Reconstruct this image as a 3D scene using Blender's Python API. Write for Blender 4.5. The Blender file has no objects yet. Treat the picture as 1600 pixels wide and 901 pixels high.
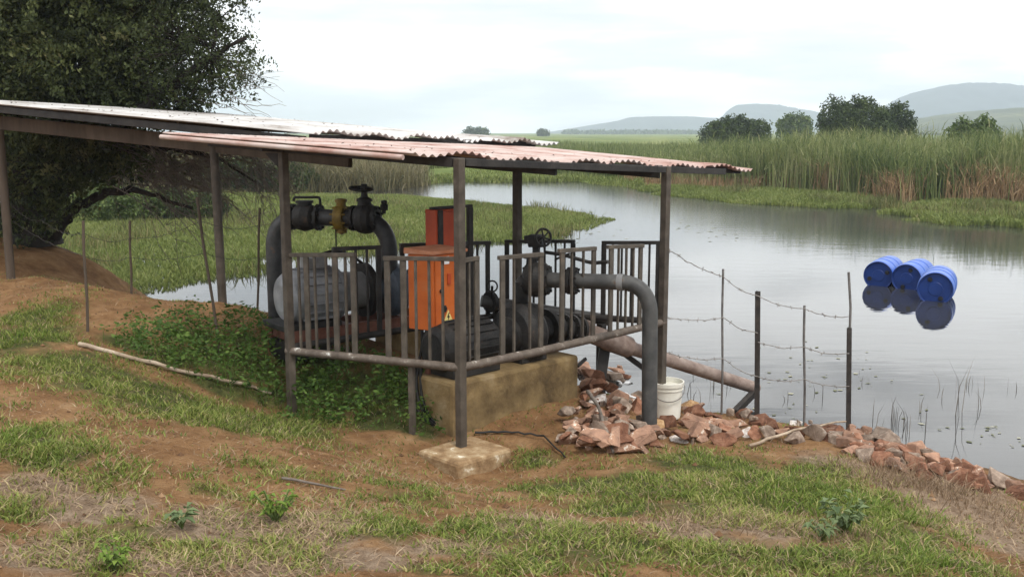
import bpy, bmesh, math, random
import numpy as np
from mathutils import Vector, Matrix, Quaternion

# ------------------------------------------------------------------ camera, sky, sun, exposure
SC = bpy.context.scene
COL = SC.collection
F_PX, PITCH, EYE = 1556.0, math.radians(8.9), 2.8
cam_d = bpy.data.cameras.new('camera')
cam_d.sensor_width = 36.0
cam_d.lens = 36.0 * F_PX / 1600.0
cam_d.clip_start, cam_d.clip_end = 0.05, 12000.0
cam = bpy.data.objects.new('camera', cam_d)
cam.location = (0, 0, EYE)
cam.rotation_euler = (math.pi / 2 - PITCH, 0, 0)
COL.objects.link(cam)
SC.camera = cam

SUN_EL, SUN_AZ = math.radians(58), math.radians(150)      # azimuth clockwise from +Y (the view direction)
world = bpy.data.worlds.new('World')
SC.world = world
world.use_nodes = True
wn, wl = world.node_tree.nodes, world.node_tree.links
wn.clear()
w_out = wn.new('ShaderNodeOutputWorld')
w_bg = wn.new('ShaderNodeBackground')
w_bg.inputs['Strength'].default_value = 0.1
sky = wn.new('ShaderNodeTexSky')
sky.sky_type = 'NISHITA'
sky.sun_disc = False
sky.sun_elevation = SUN_EL
sky.sun_rotation = SUN_AZ
tc = wn.new('ShaderNodeTexCoord')
mp = wn.new('ShaderNodeMapping')
mp.inputs['Scale'].default_value = (1.5, 1.5, 9.0)
mp.inputs['Location'].default_value = (0.3, 0.1, 0.2)
nz = wn.new('ShaderNodeTexNoise')
nz.inputs['Scale'].default_value = 1.7
nz.inputs['Detail'].default_value = 7
nz.inputs['Roughness'].default_value = 0.55
rampc = wn.new('ShaderNodeValToRGB')                       # cloud brightness: grey bellies to white
rampc.color_ramp.elements[0].position = 0.30
rampc.color_ramp.elements[0].color = (4.3, 4.35, 4.45, 1)
rampc.color_ramp.elements[1].position = 0.58
_e = rampc.color_ramp.elements.new(0.43); _e.color = (5.9, 5.92, 5.98, 1)
rampc.color_ramp.elements[-1].color = (11.0, 11.0, 10.9, 1)
rampf = wn.new('ShaderNodeValToRGB')                       # cover: a few thin patches let the blue through
rampf.color_ramp.elements[0].position = 0.28
rampf.color_ramp.elements[0].color = (0.72, 0.72, 0.72, 1)
rampf.color_ramp.elements[1].position = 0.46
rampf.color_ramp.elements[1].color = (0.97, 0.97, 0.97, 1)
mixs = wn.new('ShaderNodeMix')
mixs.data_type = 'RGBA'
wl.new(tc.outputs['Generated'], mp.inputs['Vector'])
wl.new(mp.outputs['Vector'], nz.inputs['Vector'])
wl.new(nz.outputs['Fac'], rampc.inputs['Fac'])
wl.new(nz.outputs['Fac'], rampf.inputs['Fac'])
wl.new(rampf.outputs['Color'], mixs.inputs['Factor'])
wl.new(sky.outputs['Color'], mixs.inputs['A'])
wl.new(rampc.outputs['Color'], mixs.inputs['B'])
wl.new(mixs.outputs['Result'], w_bg.inputs['Color'])
wl.new(w_bg.outputs['Background'], w_out.inputs['Surface'])

sun_d = bpy.data.lights.new('sun', 'SUN')
sun_d.energy = 1.3
sun_d.angle = math.radians(14)
sun_d.color = (1.0, 0.95, 0.88)
sun = bpy.data.objects.new('sun', sun_d)
sdir = Vector((math.sin(SUN_AZ) * math.cos(SUN_EL), math.cos(SUN_AZ) * math.cos(SUN_EL), math.sin(SUN_EL)))
sun.rotation_euler = sdir.to_track_quat('Z', 'Y').to_euler()
sun.location = (0, 0, 60)
COL.objects.link(sun)

vs = SC.view_settings
vs.view_transform = 'Standard'
vs.look = 'None'
vs.exposure = 1.0
vs.gamma = 1.0
vs.use_curve_mapping = False
SC.render.engine = 'CYCLES'
SC.cycles.max_bounces = 8
SC.cycles.volume_bounces = 1
SC.cycles.caustics_reflective = False
SC.cycles.caustics_refractive = False

rng = np.random.default_rng(7)
ZV = np.array((0, 0, 1.0))
random.seed(7)
CP, SP = math.cos(PITCH), math.sin(PITCH)

# ------------------------------------------------------------------ measuring helpers
def ray(px, py):
    a = (px - 800.0) / F_PX
    b = -(py - 450.5) / F_PX
    return np.array((a, CP + b * SP, -SP + b * CP))
def P(px, py, Y):                       # point seen at a photograph pixel, Y metres ahead
    d = ray(px, py)
    t = Y / d[1]
    return np.array((d[0] * t, Y, EYE + d[2] * t))
def G(px, py, z=0.0):                   # point seen at a pixel, at height z
    d = ray(px, py)
    t = (z - EYE) / d[2]
    return np.array((d[0] * t, d[1] * t, z))

def hash2(i, j, s):
    h = (i * 374761393 + j * 668265263 + s * 1442695041) & 0xFFFFFFFF
    h = ((h ^ (h >> 13)) * 1274126177) & 0xFFFFFFFF
    return ((h ^ (h >> 16)) & 0xFFFF) / 65535.0
def vnoise(x, y, s=0):
    x = np.asarray(x, float); y = np.asarray(y, float)
    i = np.floor(x).astype(np.int64); j = np.floor(y).astype(np.int64)
    fx = x - i; fy = y - j
    fx = fx * fx * (3 - 2 * fx); fy = fy * fy * (3 - 2 * fy)
    a = hash2(i, j, s); b = hash2(i + 1, j, s); c = hash2(i, j + 1, s); d = hash2(i + 1, j + 1, s)
    return (a * (1 - fx) + b * fx) * (1 - fy) + (c * (1 - fx) + d * fx) * fy
def fbm(x, y, s=0, o=4):
    v = 0; amp = 0.5; f = 1.0; t = 0
    for k in range(o):
        v = v + amp * vnoise(np.asarray(x) * f, np.asarray(y) * f, s + k * 17); t += amp
        amp *= 0.5; f *= 2.03
    return v / t

# ------------------------------------------------------------------ materials
def nodes_of(m):
    m.use_nodes = True
    n, l = m.node_tree.nodes, m.node_tree.links
    return n, l, n['Principled BSDF']
def ramp_node(n, stops):
    r = n.new('ShaderNodeValToRGB')
    e = r.color_ramp.elements
    while len(e) < len(stops):
        e.new(0.5)
    for k, (p, c) in enumerate(stops):
        e[k].position = p
        e[k].color = (*c, 1)
    return r
MATS = {}
def weathered(name, stops, scale=6.0, rough=0.7, metal=0.0, bump=0.2, detail=6, stretch=(1, 1, 1), spec=0.3, bump_scale=None, rnd=0.0):
    """A surface whose own colour varies in patches: stops = (noise value, colour)."""
    m = bpy.data.materials.new(name)
    n, l, b = nodes_of(m)
    t = n.new('ShaderNodeTexCoord')
    mpn = n.new('ShaderNodeMapping')
    mpn.inputs['Scale'].default_value = stretch
    l.new(t.outputs['Object'], mpn.inputs['Vector'])
    no = n.new('ShaderNodeTexNoise')
    no.inputs['Scale'].default_value = scale
    no.inputs['Detail'].default_value = detail
    no.inputs['Roughness'].default_value = 0.62
    l.new(mpn.outputs['Vector'], no.inputs['Vector'])
    r = ramp_node(n, stops)
    l.new(no.outputs['Fac'], r.inputs['Fac'])
    if rnd:
        oi = n.new('ShaderNodeObjectInfo')
        hs = n.new('ShaderNodeHueSaturation')
        ma = n.new('ShaderNodeMath'); ma.operation = 'MULTIPLY_ADD'
        ma.inputs[1].default_value = rnd; ma.inputs[2].default_value = 1 - rnd / 2
        l.new(oi.outputs['Random'], ma.inputs[0])
        l.new(ma.outputs['Value'], hs.inputs['Value'])
        l.new(r.outputs['Color'], hs.inputs['Color'])
        l.new(hs.outputs['Color'], b.inputs['Base Color'])
    else:
        l.new(r.outputs['Color'], b.inputs['Base Color'])
    b.inputs['Roughness'].default_value = rough
    b.inputs['Metallic'].default_value = metal
    b.inputs['Specular IOR Level'].default_value = spec
    if bump:
        n2 = n.new('ShaderNodeTexNoise')
        n2.inputs['Scale'].default_value = bump_scale or scale * 5
        n2.inputs['Detail'].default_value = 5
        l.new(mpn.outputs['Vector'], n2.inputs['Vector'])
        bp = n.new('ShaderNodeBump')
        bp.inputs['Strength'].default_value = bump
        bp.inputs['Distance'].default_value = 0.02
        l.new(n2.outputs['Fac'], bp.inputs['Height'])
        l.new(bp.outputs['Normal'], b.inputs['Normal'])
    MATS[name] = m
    return m
def leafy(name, stops, rough=0.6, trans=0.25, attr='shade', patch=0.0, patch_scale=0.5):
    """Foliage: every leaf or blade has its own tone (attribute 'shade'), shifted in patches."""
    m = bpy.data.materials.new(name)
    n, l, b = nodes_of(m)
    a = n.new('ShaderNodeAttribute'); a.attribute_name = attr
    r = ramp_node(n, stops)
    if patch:
        t = n.new('ShaderNodeTexCoord')
        no = n.new('ShaderNodeTexNoise'); no.inputs['Scale'].default_value = patch_scale; no.inputs['Detail'].default_value = 4
        l.new(t.outputs['Object'], no.inputs['Vector'])
        ma = n.new('ShaderNodeMath'); ma.operation = 'MULTIPLY_ADD'; ma.inputs[1].default_value = patch; ma.inputs[2].default_value = -patch / 2
        l.new(no.outputs['Fac'], ma.inputs[0])
        ad = n.new('ShaderNodeMath'); ad.operation = 'ADD'; ad.use_clamp = True
        l.new(ma.outputs['Value'], ad.inputs[0]); l.new(a.outputs['Fac'], ad.inputs[1])
        l.new(ad.outputs['Value'], r.inputs['Fac'])
    else:
        l.new(a.outputs['Fac'], r.inputs['Fac'])
    l.new(r.outputs['Color'], b.inputs['Base Color'])
    b.inputs['Roughness'].default_value = rough
    b.inputs['Specular IOR Level'].default_value = 0.2
    if trans:
        tr = n.new('ShaderNodeBsdfTranslucent')
        l.new(r.outputs['Color'], tr.inputs['Color'])
        mx = n.new('ShaderNodeMixShader'); mx.inputs['Fac'].default_value = trans
        l.new(b.outputs['BSDF'], mx.inputs[1]); l.new(tr.outputs['BSDF'], mx.inputs[2])
        l.new(mx.outputs['Shader'], n['Material Output'].inputs['Surface'])
    MATS[name] = m
    return m

GREY_STEEL = weathered('grey_brown_painted_steel', [(0.35, (0.050, 0.040, 0.031)), (0.6, (0.088, 0.072, 0.056)), (0.75, (0.14, 0.118, 0.094))], 9, 0.6, 0.0, 0.15)
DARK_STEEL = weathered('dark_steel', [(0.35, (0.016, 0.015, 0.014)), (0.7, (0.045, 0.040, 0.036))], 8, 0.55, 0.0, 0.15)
RAIL_STEEL = weathered('rail_steel', [(0.33, (0.075, 0.058, 0.045)), (0.56, (0.125, 0.100, 0.080)), (0.63, (0.20, 0.17, 0.14)), (0.69, (0.62, 0.62, 0.58))], 12, 0.6, 0.0, 0.2)
PANEL_STEEL = weathered('panel_steel', [(0.35, (0.056, 0.046, 0.036)), (0.6, (0.098, 0.083, 0.066)), (0.78, (0.17, 0.125, 0.09))], 10, 0.6, 0.0, 0.15)
PIPE_GREY = weathered('grey_painted_pipe', [(0.35, (0.040, 0.040, 0.039)), (0.58, (0.070, 0.069, 0.066)), (0.66, (0.10, 0.096, 0.088)), (0.72, (0.115, 0.072, 0.046))], 7, 0.5, 0.0, 0.1)
PIPE_DARK = weathered('dark_painted_pipe', [(0.35, (0.022, 0.023, 0.024)), (0.60, (0.050, 0.050, 0.050)), (0.68, (0.10, 0.062, 0.042))], 7, 0.45, 0.0, 0.1)
PIPE_PINK = weathered('faded_brown_pipe', [(0.35, (0.15, 0.105, 0.085)), (0.55, (0.25, 0.19, 0.16)), (0.72, (0.36, 0.30, 0.26))], 7, 0.7, 0.0, 0.2)
CAST_IRON = weathered('cast_iron', [(0.35, (0.010, 0.010, 0.010)), (0.62, (0.027, 0.025, 0.023)), (0.72, (0.06, 0.038, 0.026))], 12, 0.6, 0.0, 0.3)
YELLOW_IRON = weathered('yellow_brown_iron', [(0.35, (0.10, 0.062, 0.010)), (0.65, (0.21, 0.14, 0.02))], 14, 0.55, 0.0, 0.2)
RED_FRAME = weathered('red_oxide_steel', [(0.35, (0.10, 0.040, 0.028)), (0.6, (0.20, 0.085, 0.058)), (0.8, (0.30, 0.17, 0.12))], 8, 0.7, 0.0, 0.2)
MOTOR_GREY = weathered('light_grey_motor_paint', [(0.35, (0.15, 0.153, 0.16)), (0.55, (0.25, 0.255, 0.265)), (0.72, (0.34, 0.335, 0.33))], 5, 0.45, 0.0, 0.08)
MOTOR_MID = weathered('mid_grey_motor_paint', [(0.35, (0.13, 0.13, 0.13)), (0.65, (0.22, 0.22, 0.22))], 6, 0.5, 0.0, 0.1)
PUMP_BLUE = weathered('blue_grey_pump_paint', [(0.35, (0.060, 0.075, 0.095)), (0.65, (0.12, 0.14, 0.17))], 8, 0.5, 0.0, 0.15)
BLACK_PLASTIC = weathered('black_rubber', [(0.4, (0.012, 0.012, 0.012)), (0.7, (0.03, 0.028, 0.026))], 10, 0.6, 0.0, 0.1)
ORANGE = weathered('orange_cabinet_paint', [(0.30, (0.36, 0.075, 0.016)), (0.55, (0.50, 0.120, 0.024)), (0.72, (0.46, 0.15, 0.055))], 3, 0.45, 0.0, 0.05)
ORANGE_LID = weathered('dusty_orange_lid', [(0.35, (0.36, 0.13, 0.06)), (0.65, (0.46, 0.22, 0.13))], 7, 0.7, 0.0, 0.1)
RED_CABINET = weathered('red_cabinet_paint', [(0.35, (0.33, 0.050, 0.018)), (0.65, (0.46, 0.075, 0.024))], 4, 0.45, 0.0, 0.05)
SILVER_ROOF = weathered('pale_galvanised_sheet', [(0.32, (0.20, 0.165, 0.14)), (0.42, (0.42, 0.40, 0.38)), (0.6, (0.58, 0.58, 0.57))], 1.6, 0.55, 0.0, 0.1, stretch=(1, 1, 1))
PINK_ROOF = weathered('rusty_pink_sheet', [(0.30, (0.17, 0.075, 0.055)), (0.42, (0.36, 0.225, 0.190)), (0.53, (0.45, 0.35, 0.315)), (0.70, (0.53, 0.475, 0.44))], 2.2, 0.65, 0.0, 0.1)
TIMBER = weathered('weathered_timber', [(0.35, (0.060, 0.044, 0.032)), (0.65, (0.12, 0.092, 0.068))], 5, 0.85, 0.0, 0.3, stretch=(1, 1, 0.2))
CONCRETE = weathered('earth_stained_concrete', [(0.28, (0.055, 0.038, 0.020)), (0.42, (0.145, 0.098, 0.045)), (0.58, (0.255, 0.178, 0.082)), (0.76, (0.36, 0.28, 0.17))], 3.2, 0.9, 0.0, 0.45, bump_scale=30)
FOOTING = weathered('limewashed_footing', [(0.30, (0.13, 0.078, 0.038)), (0.46, (0.25, 0.160, 0.082)), (0.60, (0.36, 0.265, 0.155)), (0.67, (0.70, 0.64, 0.52))], 7, 0.9, 0.0, 0.45, bump_scale=40)
ROCK = weathered('red_brown_rock', [(0.30, (0.13, 0.075, 0.052)), (0.44, (0.25, 0.150, 0.105)), (0.60, (0.33, 0.195, 0.130)), (0.635, (0.54, 0.46, 0.38)), (0.69, (0.72, 0.70, 0.66))], 1.5, 0.95, 0.0, 0.4, spec=0.2, bump_scale=14, rnd=0.7)
BARREL = weathered('blue_plastic', [(0.35, (0.020, 0.080, 0.36)), (0.60, (0.032, 0.115, 0.46)), (0.74, (0.075, 0.17, 0.48))], 4, 0.35, 0.0, 0.05, spec=0.5)
BARREL_END_SHADED = weathered('shaded_blue_plastic_end', [(0.35, (0.006, 0.026, 0.13)), (0.65, (0.010, 0.040, 0.19))], 4, 0.4, 0.0, 0.05, spec=0.4)  # barrel blue darkened to paint in the shade on the upright ends
BUCKET_MAT = weathered('cream_plastic', [(0.35, (0.60, 0.58, 0.50)), (0.65, (0.76, 0.75, 0.68))], 5, 0.5, 0.0, 0.03)
BARK = weathered('dark_bark', [(0.35, (0.012, 0.010, 0.008)), (0.65, (0.036, 0.029, 0.023))], 6, 0.9, 0.0, 0.8, stretch=(1, 1, 0.3))
TWIG = weathered('grey_dead_twig', [(0.35, (0.09, 0.075, 0.062)), (0.65, (0.20, 0.17, 0.145))], 8, 0.9, 0.0, 0.2)
STICK = weathered('bleached_stick', [(0.35, (0.22, 0.16, 0.11)), (0.65, (0.44, 0.36, 0.27))], 8, 0.9, 0.0, 0.3)
WHITE = weathered('white_sticker', [(0.4, (0.7, 0.7, 0.7)), (0.6, (0.8, 0.8, 0.8))], 5, 0.5, 0, 0)
YELLOW = weathered('yellow_sticker', [(0.4, (0.62, 0.50, 0.18)), (0.6, (0.72, 0.60, 0.25))], 5, 0.5, 0, 0)
FENCE_DARK = weathered('dark_fence_iron', [(0.35, (0.018, 0.016, 0.015)), (0.65, (0.05, 0.042, 0.036))], 14, 0.7, 0, 0.2)
FENCE_GREY = weathered('grey_fence_iron', [(0.35, (0.10, 0.095, 0.09)), (0.65, (0.19, 0.18, 0.17))], 14, 0.7, 0, 0.2)
WIRE = weathered('rusty_wire', [(0.35, (0.16, 0.145, 0.13)), (0.65, (0.32, 0.30, 0.285))], 20, 0.6, 0, 0)
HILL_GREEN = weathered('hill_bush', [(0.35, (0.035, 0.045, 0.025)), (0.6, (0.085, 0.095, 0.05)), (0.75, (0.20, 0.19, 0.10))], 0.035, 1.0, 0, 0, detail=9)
HILL_FAR = weathered('hazed_far_hill_bush', [(0.35, (0.020, 0.028, 0.036)), (0.7, (0.046, 0.056, 0.062))], 0.01, 1.0, 0, 0, detail=9)  # blue of the distant air mixed into the bush colour

# ------------------------------------------------------------------ mesh helpers
class MB:
    """Collects shapes in world coordinates; link() makes ONE mesh object of them."""
    def __init__(s):
        s.v = []; s.f = []; s.sm = []
    def add(s, verts, faces, smooth=False):
        o = len(s.v)
        s.v.extend([tuple(map(float, q)) for q in verts])
        for f in faces:
            s.f.append(tuple(o + k for k in f)); s.sm.append(smooth)
        return s
    def box(s, c, size, ax=(1, 0, 0), ay=None, az=(0, 0, 1)):
        c = np.array(c, float); ax = np.array(ax, float); ax /= np.linalg.norm(ax)
        az = np.array(az, float); az = az / np.linalg.norm(az)
        ay = np.cross(az, ax); ay /= np.linalg.norm(ay)
        az = np.cross(ax, ay)
        hx, hy, hz = [q / 2 for q in size]
        vs_ = [c + sx * hx * ax + sy * hy * ay + sz * hz * az for sz in (-1, 1) for sy in (-1, 1) for sx in (-1, 1)]
        return s.add(vs_, [(0, 2, 3, 1), (4, 5, 7, 6), (0, 1, 5, 4), (2, 6, 7, 3), (0, 4, 6, 2), (1, 3, 7, 5)])
    def bar(s, a, b, w, d, side=(1, 0, 0)):
        """A rectangular bar from a to b; w along side, d across."""
        a = np.array(a, float); b = np.array(b, float)
        z = b - a; L = np.linalg.norm(z); z /= L
        x = np.array(side, float); x = x - z * np.dot(x, z); x /= np.linalg.norm(x)
        return s.box((a + b) / 2, (w, d, L), x, None, z)
    def tube(s, pts, r, n=12, cap=True, smooth=True):
        pts = [np.array(p, float) for p in pts]
        rs = r if isinstance(r, (list, tuple, np.ndarray)) else [r] * len(pts)
        rings = []; up = None
        for k, p in enumerate(pts):
            t = pts[min(k + 1, len(pts) - 1)] - pts[max(k - 1, 0)]
            t = t / (np.linalg.norm(t) + 1e-12)
            if up is None:
                up = np.array((0, 0, 1.0)) if abs(t[2]) < 0.9 else np.array((1.0, 0, 0))
            x = up - t * np.dot(up, t); x /= np.linalg.norm(x) + 1e-12
            up = x
            y = np.cross(t, x)
            rings.append([p + rs[k] * (math.cos(2 * math.pi * j / n) * x + math.sin(2 * math.pi * j / n) * y) for j in range(n)])
        verts = [q for ring in rings for q in ring]
        faces = [(k * n + j, k * n + (j + 1) % n, (k + 1) * n + (j + 1) % n, (k + 1) * n + j) for k in range(len(pts) - 1) for j in range(n)]
        s.add(verts, faces, smooth)
        if cap:
            s.add(rings[0], [tuple(range(n - 1, -1, -1))]); s.add(rings[-1], [tuple(range(n))])
        return s
    def lathe(s, a, axis, prof, n=24):
        """prof = (distance along axis, radius) list; hard edges where the profile repeats a distance."""
        a = np.array(a, float); t = np.array(axis, float); t /= np.linalg.norm(t)
        up = np.array((0, 0, 1.0)) if abs(t[2]) < 0.9 else np.array((1.0, 0, 0))
        x = up - t * np.dot(up, t); x /= np.linalg.norm(x); y = np.cross(t, x)
        for (d0, r0), (d1, r1) in zip(prof[:-1], prof[1:]):
            ra = [a + t * d0 + r0 * (math.cos(2 * math.pi * j / n) * x + math.sin(2 * math.pi * j / n) * y) for j in range(n)]
            rb = [a + t * d1 + r1 * (math.cos(2 * math.pi * j / n) * x + math.sin(2 * math.pi * j / n) * y) for j in range(n)]
            s.add(ra + rb, [(j, (j + 1) % n, n + (j + 1) % n, n + j) for j in range(n)], True)
        return s
    def bolts(s, c, axis, R, d, n=8, r=0.011):
        c = np.array(c, float); t = np.array(axis, float); t /= np.linalg.norm(t)
        x = np.array((0, 0, 1.0)) if abs(t[2]) < 0.9 else np.array((1.0, 0, 0)); x = x - t * np.dot(x, t); x /= np.linalg.norm(x); y = np.cross(t, x)
        for k in range(n):
            a = 2 * math.pi * (k + 0.5) / n; q = c + R * (math.cos(a) * x + math.sin(a) * y)
            s.tube([q - t * d, q + t * d], r, 6, True, False)
        return s
    def ring(s, c, axis, R, r, n=28, m=8):
        c = np.array(c, float); t = np.array(axis, float); t /= np.linalg.norm(t)
        up = np.array((0, 0, 1.0)) if abs(t[2]) < 0.9 else np.array((1.0, 0, 0))
        x = up - t * np.dot(up, t); x /= np.linalg.norm(x); y = np.cross(t, x)
        vv = []
        for k in range(n):
            e = math.cos(2 * math.pi * k / n) * x + math.sin(2 * math.pi * k / n) * y
            for j in range(m):
                vv.append(c + e * (R + r * math.cos(2 * math.pi * j / m)) + t * r * math.sin(2 * math.pi * j / m))
        return s.add(vv, [(k * m + j, ((k + 1) % n) * m + j, ((k + 1) % n) * m + (j + 1) % m, k * m + (j + 1) % m) for k in range(n) for j in range(m)], True)
    def link(s, name, mat, parent=None, bevel=0.0, base=None):
        if base is None:
            base = BASE.get(parent.name) if parent is not None else (np.mean([np.array(q)[:3] for q in s.v], axis=0) * (1, 1, 0) + (0, 0, min(q[2] for q in s.v)))
        base = np.array(base, float)
        me = bpy.data.meshes.new(name)
        me.from_pydata([tuple(np.array(q) - base) for q in s.v], [], s.f)
        me.polygons.foreach_set('use_smooth', s.sm)
        me.materials.append(mat)
        o = bpy.data.objects.new(name, me)
        COL.objects.link(o)
        if parent is not None:
            o.parent = parent
        else:
            o.location = tuple(base)
        BASE[o.name] = base
        if bevel:
            bm_ = o.modifiers.new('bevel', 'BEVEL'); bm_.width = bevel; bm_.segments = 2; bm_.limit_method = 'ANGLE'
        return o
BASE = {}
def tag(o, label=None, cat=None, group=None, kind=None):
    for k, v in (('label', label), ('category', cat), ('group', group), ('kind', kind)):
        if v:
            o[k] = v
    return o
def thing(name, loc, label, cat, group=None):
    o = bpy.data.objects.new(name, None)
    o.empty_display_size = 0.1
    o.location = tuple(loc)
    COL.objects.link(o)
    BASE[o.name] = np.array(loc, float)
    return tag(o, label, cat, group)
def mesh_np(name, verts, loops, starts, totals, mat, attrs=None, parent=None, smooth=False, base=(0, 0, 0)):
    me = bpy.data.meshes.new(name)
    verts = np.asarray(verts, np.float32) - np.asarray(base, np.float32)
    me.vertices.add(len(verts)); me.vertices.foreach_set('co', verts.ravel())
    me.loops.add(len(loops)); me.loops.foreach_set('vertex_index', np.asarray(loops, np.int32))
    me.polygons.add(len(starts)); me.polygons.foreach_set('loop_start', np.asarray(starts, np.int32))
    me.polygons.foreach_set('loop_total', np.asarray(totals, np.int32))
    me.polygons.foreach_set('use_smooth', np.full(len(starts), smooth))
    for k, (dom, vals) in (attrs or {}).items():
        at = me.attributes.new(k, 'FLOAT', dom)
        at.data.foreach_set('value', np.asarray(vals, np.float32))
    me.update(calc_edges=True)
    me.validate()
    for m_ in (mat if isinstance(mat, (list, tuple)) else [mat]):
        me.materials.append(m_)
    o = bpy.data.objects.new(name, me)
    COL.objects.link(o)
    BASE[o.name] = np.array(base, float)
    if parent is not None:
        o.parent = parent
    else:
        o.location = tuple(base)
    return o
def quads(name, q, shade, mat, parent=None, base=(0, 0, 0)):
    """q: (N,4,3) leaf quads, shade: (N,) tone of each."""
    N = len(q)
    return mesh_np(name, q.reshape(-1, 3), np.arange(4 * N), np.arange(N) * 4, np.full(N, 4), mat, {'shade': ('FACE', shade)}, parent, False, base)
def blades(name, root, h, w, lean, az, shade, mat, curl=0.5, parent=None, base=(0, 0, 0)):
    """Grass or reed blades: a quad and a tip triangle each, bent over by lean (horizontal tip offset)."""
    N = len(root)
    dirv = np.stack([np.cos(az), np.sin(az), np.zeros(N)], 1)
    fa = rng.uniform(0, 2 * np.pi, N)
    side = np.stack([np.cos(fa), np.sin(fa), np.zeros(N)], 1) * (w / 2)[:, None]
    mid = root + dirv * (lean * (0.5 - curl * 0.3))[:, None] + np.array((0, 0, 1.0)) * (h * 0.6)[:, None]
    tip = root + dirv * lean[:, None] + np.array((0, 0, 1.0)) * h[:, None]
    v = np.stack([root - side, root + side, mid + side * 0.75, mid - side * 0.75, tip], 1).reshape(-1, 3)
    b = np.arange(N)[:, None] * 5
    loops = (b + np.array([[0, 1, 2, 3, 3, 2, 4]])).ravel()
    starts = (np.arange(N)[:, None] * 7 + np.array([[0, 4]])).ravel()
    totals = np.tile([4, 3], N)
    return mesh_np(name, v, loops, starts, totals, mat, {'shade': ('FACE', np.repeat(shade, 2))}, parent, False, base)
def fillet(pts, r, n=7):
    """Round the corners of a polyline: pipe elbows."""
    pts = [np.array(p, float) for p in pts]
    out = [pts[0]]
    for k in range(1, len(pts) - 1):
        p = pts[k]; a = pts[k - 1] - p; b = pts[k + 1] - p
        la, lb = np.linalg.norm(a), np.linalg.norm(b)
        rr = min(r, la * 0.49, lb * 0.49)
        p0 = p + a / la * rr; p1 = p + b / lb * rr
        for j in range(n + 1):
            t = j / n
            out.append((1 - t) ** 2 * p0 + 2 * t * (1 - t) * (p * 0.82 + 0.18 * (p0 + p1) / 2) + t * t * p1)
    out.append(pts[-1])
    return out
def wobble(a, b, n, amp, sag=0.0, seed=0):
    r_ = random.Random(seed)
    a = np.array(a, float); b = np.array(b, float)
    return [a + (b - a) * k / n + np.array([r_.uniform(-amp, amp) for _ in range(3)]) * (0 < k < n) - np.array((0, 0, sag * 4 * (k / n) * (1 - k / n))) for k in range(n + 1)]

# ------------------------------------------------------------------ the ground: bank sloping to the water
CTRL = [G(0, 901, 1.17), G(800, 901, 1.08)]
CTRL = []
def cp(px, py, Y=None, z=None):
    CTRL.append(P(px, py, Y) if Y is not None else G(px, py, z))
cp(0, 901, 3.5); cp(400, 901, 3.6); cp(800, 901, 3.7); cp(1200, 901, 4.0); cp(1600, 901, 4.4)
cp(0, 700, 5.0); cp(400, 800, 4.6); cp(400, 700, 5.8); cp(600, 740, 6.1); cp(452, 642, 7.9); cp(640, 682, 7.35)
cp(250, 600, 7.4); cp(0, 620, 6.2); cp(0, 470, 9.6); cp(130, 515, 8.5); cp(310, 545, 8.6); cp(400, 500, 9.5); cp(440, 535, 8.9)
cp(25, 446, 11.4); cp(60, 432, 10.9); cp(125, 452, 10.2); cp(10, 455, 10.4); cp(70, 460, 9.8); cp(160, 475, 9.6); cp(203, 462, 10.6); cp(347, 472, 10.0); cp(403, 478, 10.2); cp(90, 402, 13.0); cp(430, 492, 9.7)
cp(718, 748, 6.8); cp(655, 722, 7.0); cp(800, 715, 7.15); cp(735, 700, 7.35); cp(800, 800, 5.2); cp(780, 672, 7.6); cp(870, 680, 7.5)
cp(920, 600, 9.0); cp(1000, 692, 7.6); cp(1100, 692, 7.6); cp(1050, 655, 8.75); cp(1200, 702, 7.4); cp(1300, 694, 7.7)
cp(1400, 722, 7.3); cp(1500, 748, 7.15); cp(1600, 800, 6.3); cp(1200, 800, 5.3); cp(1000, 800, 5.3); cp(1000, 742, 6.3); cp(1400, 800, 5.6); cp(1600, 850, 5.4)
for px, py in ((1600, 752), (1450, 712), (1330, 682), (1190, 652), (1060, 640), (930, 585)):
    cp(px, py, z=0.02)
for x, y, z in ((-1.8, 9.0, 0.8), (-0.9, 8.3, 0.66), (-0.2, 8.9, 0.58), (-1.1, 9.3, 0.80), (-1.7, 9.5, 0.9), (-5.7, 13.5, 1.05), (-6.3, 14.6, 0.9), (-3.0, 12.3, -0.3), (-1.8, 11.0, -0.3), (-0.6, 10.6, -0.3), (0.8, 10.4, -0.25),
                (2.0, 10.6, -0.4), (3.6, 9.7, -0.4), (5.0, 8.4, -0.4), (7, 6.2, -0.5), (-4.4, 13.6, -0.3), (-5.2, 16.5, -0.5), (-9, 15, 1.0), (-12, 17, 0.7), (-8, 18, -0.4),
                (-9, 9, 1.25), (-12, 12, 1.2), (-7, 4, 1.25), (-10, 0, 1.25), (0, 0, 1.2), (4, 1, 1.0), (8, 2, 0.4), (9, 4.5, -0.3), (0, -6, 1.25), (-15, 5, 1.25), (-15, -6, 1.25), (9, -5, 0.9), (12, 0, -0.2), (0, 14, -0.7), (5, 13, -0.7), (10, 10, -0.8), (-3, 16, -0.7)):
    CTRL.append(np.array((x, y, z)))
CTRL = np.array(CTRL)
def _phi(d2):
    return np.where(d2 > 1e-12, 0.5 * d2 * np.log(np.maximum(d2, 1e-12)), 0.0)
_n = len(CTRL)
_d = ((CTRL[:, None, :2] - CTRL[None, :, :2]) ** 2).sum(-1)
_A = np.zeros((_n + 3, _n + 3))
_A[:_n, :_n] = _phi(_d) + np.eye(_n) * 0.12
_A[:_n, _n] = 1; _A[:_n, _n + 1:] = CTRL[:, :2]; _A[_n, :_n] = 1; _A[_n + 1:, :_n] = CTRL[:, :2].T
_W = np.linalg.solve(_A, np.concatenate([CTRL[:, 2], np.zeros(3)]))
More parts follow.
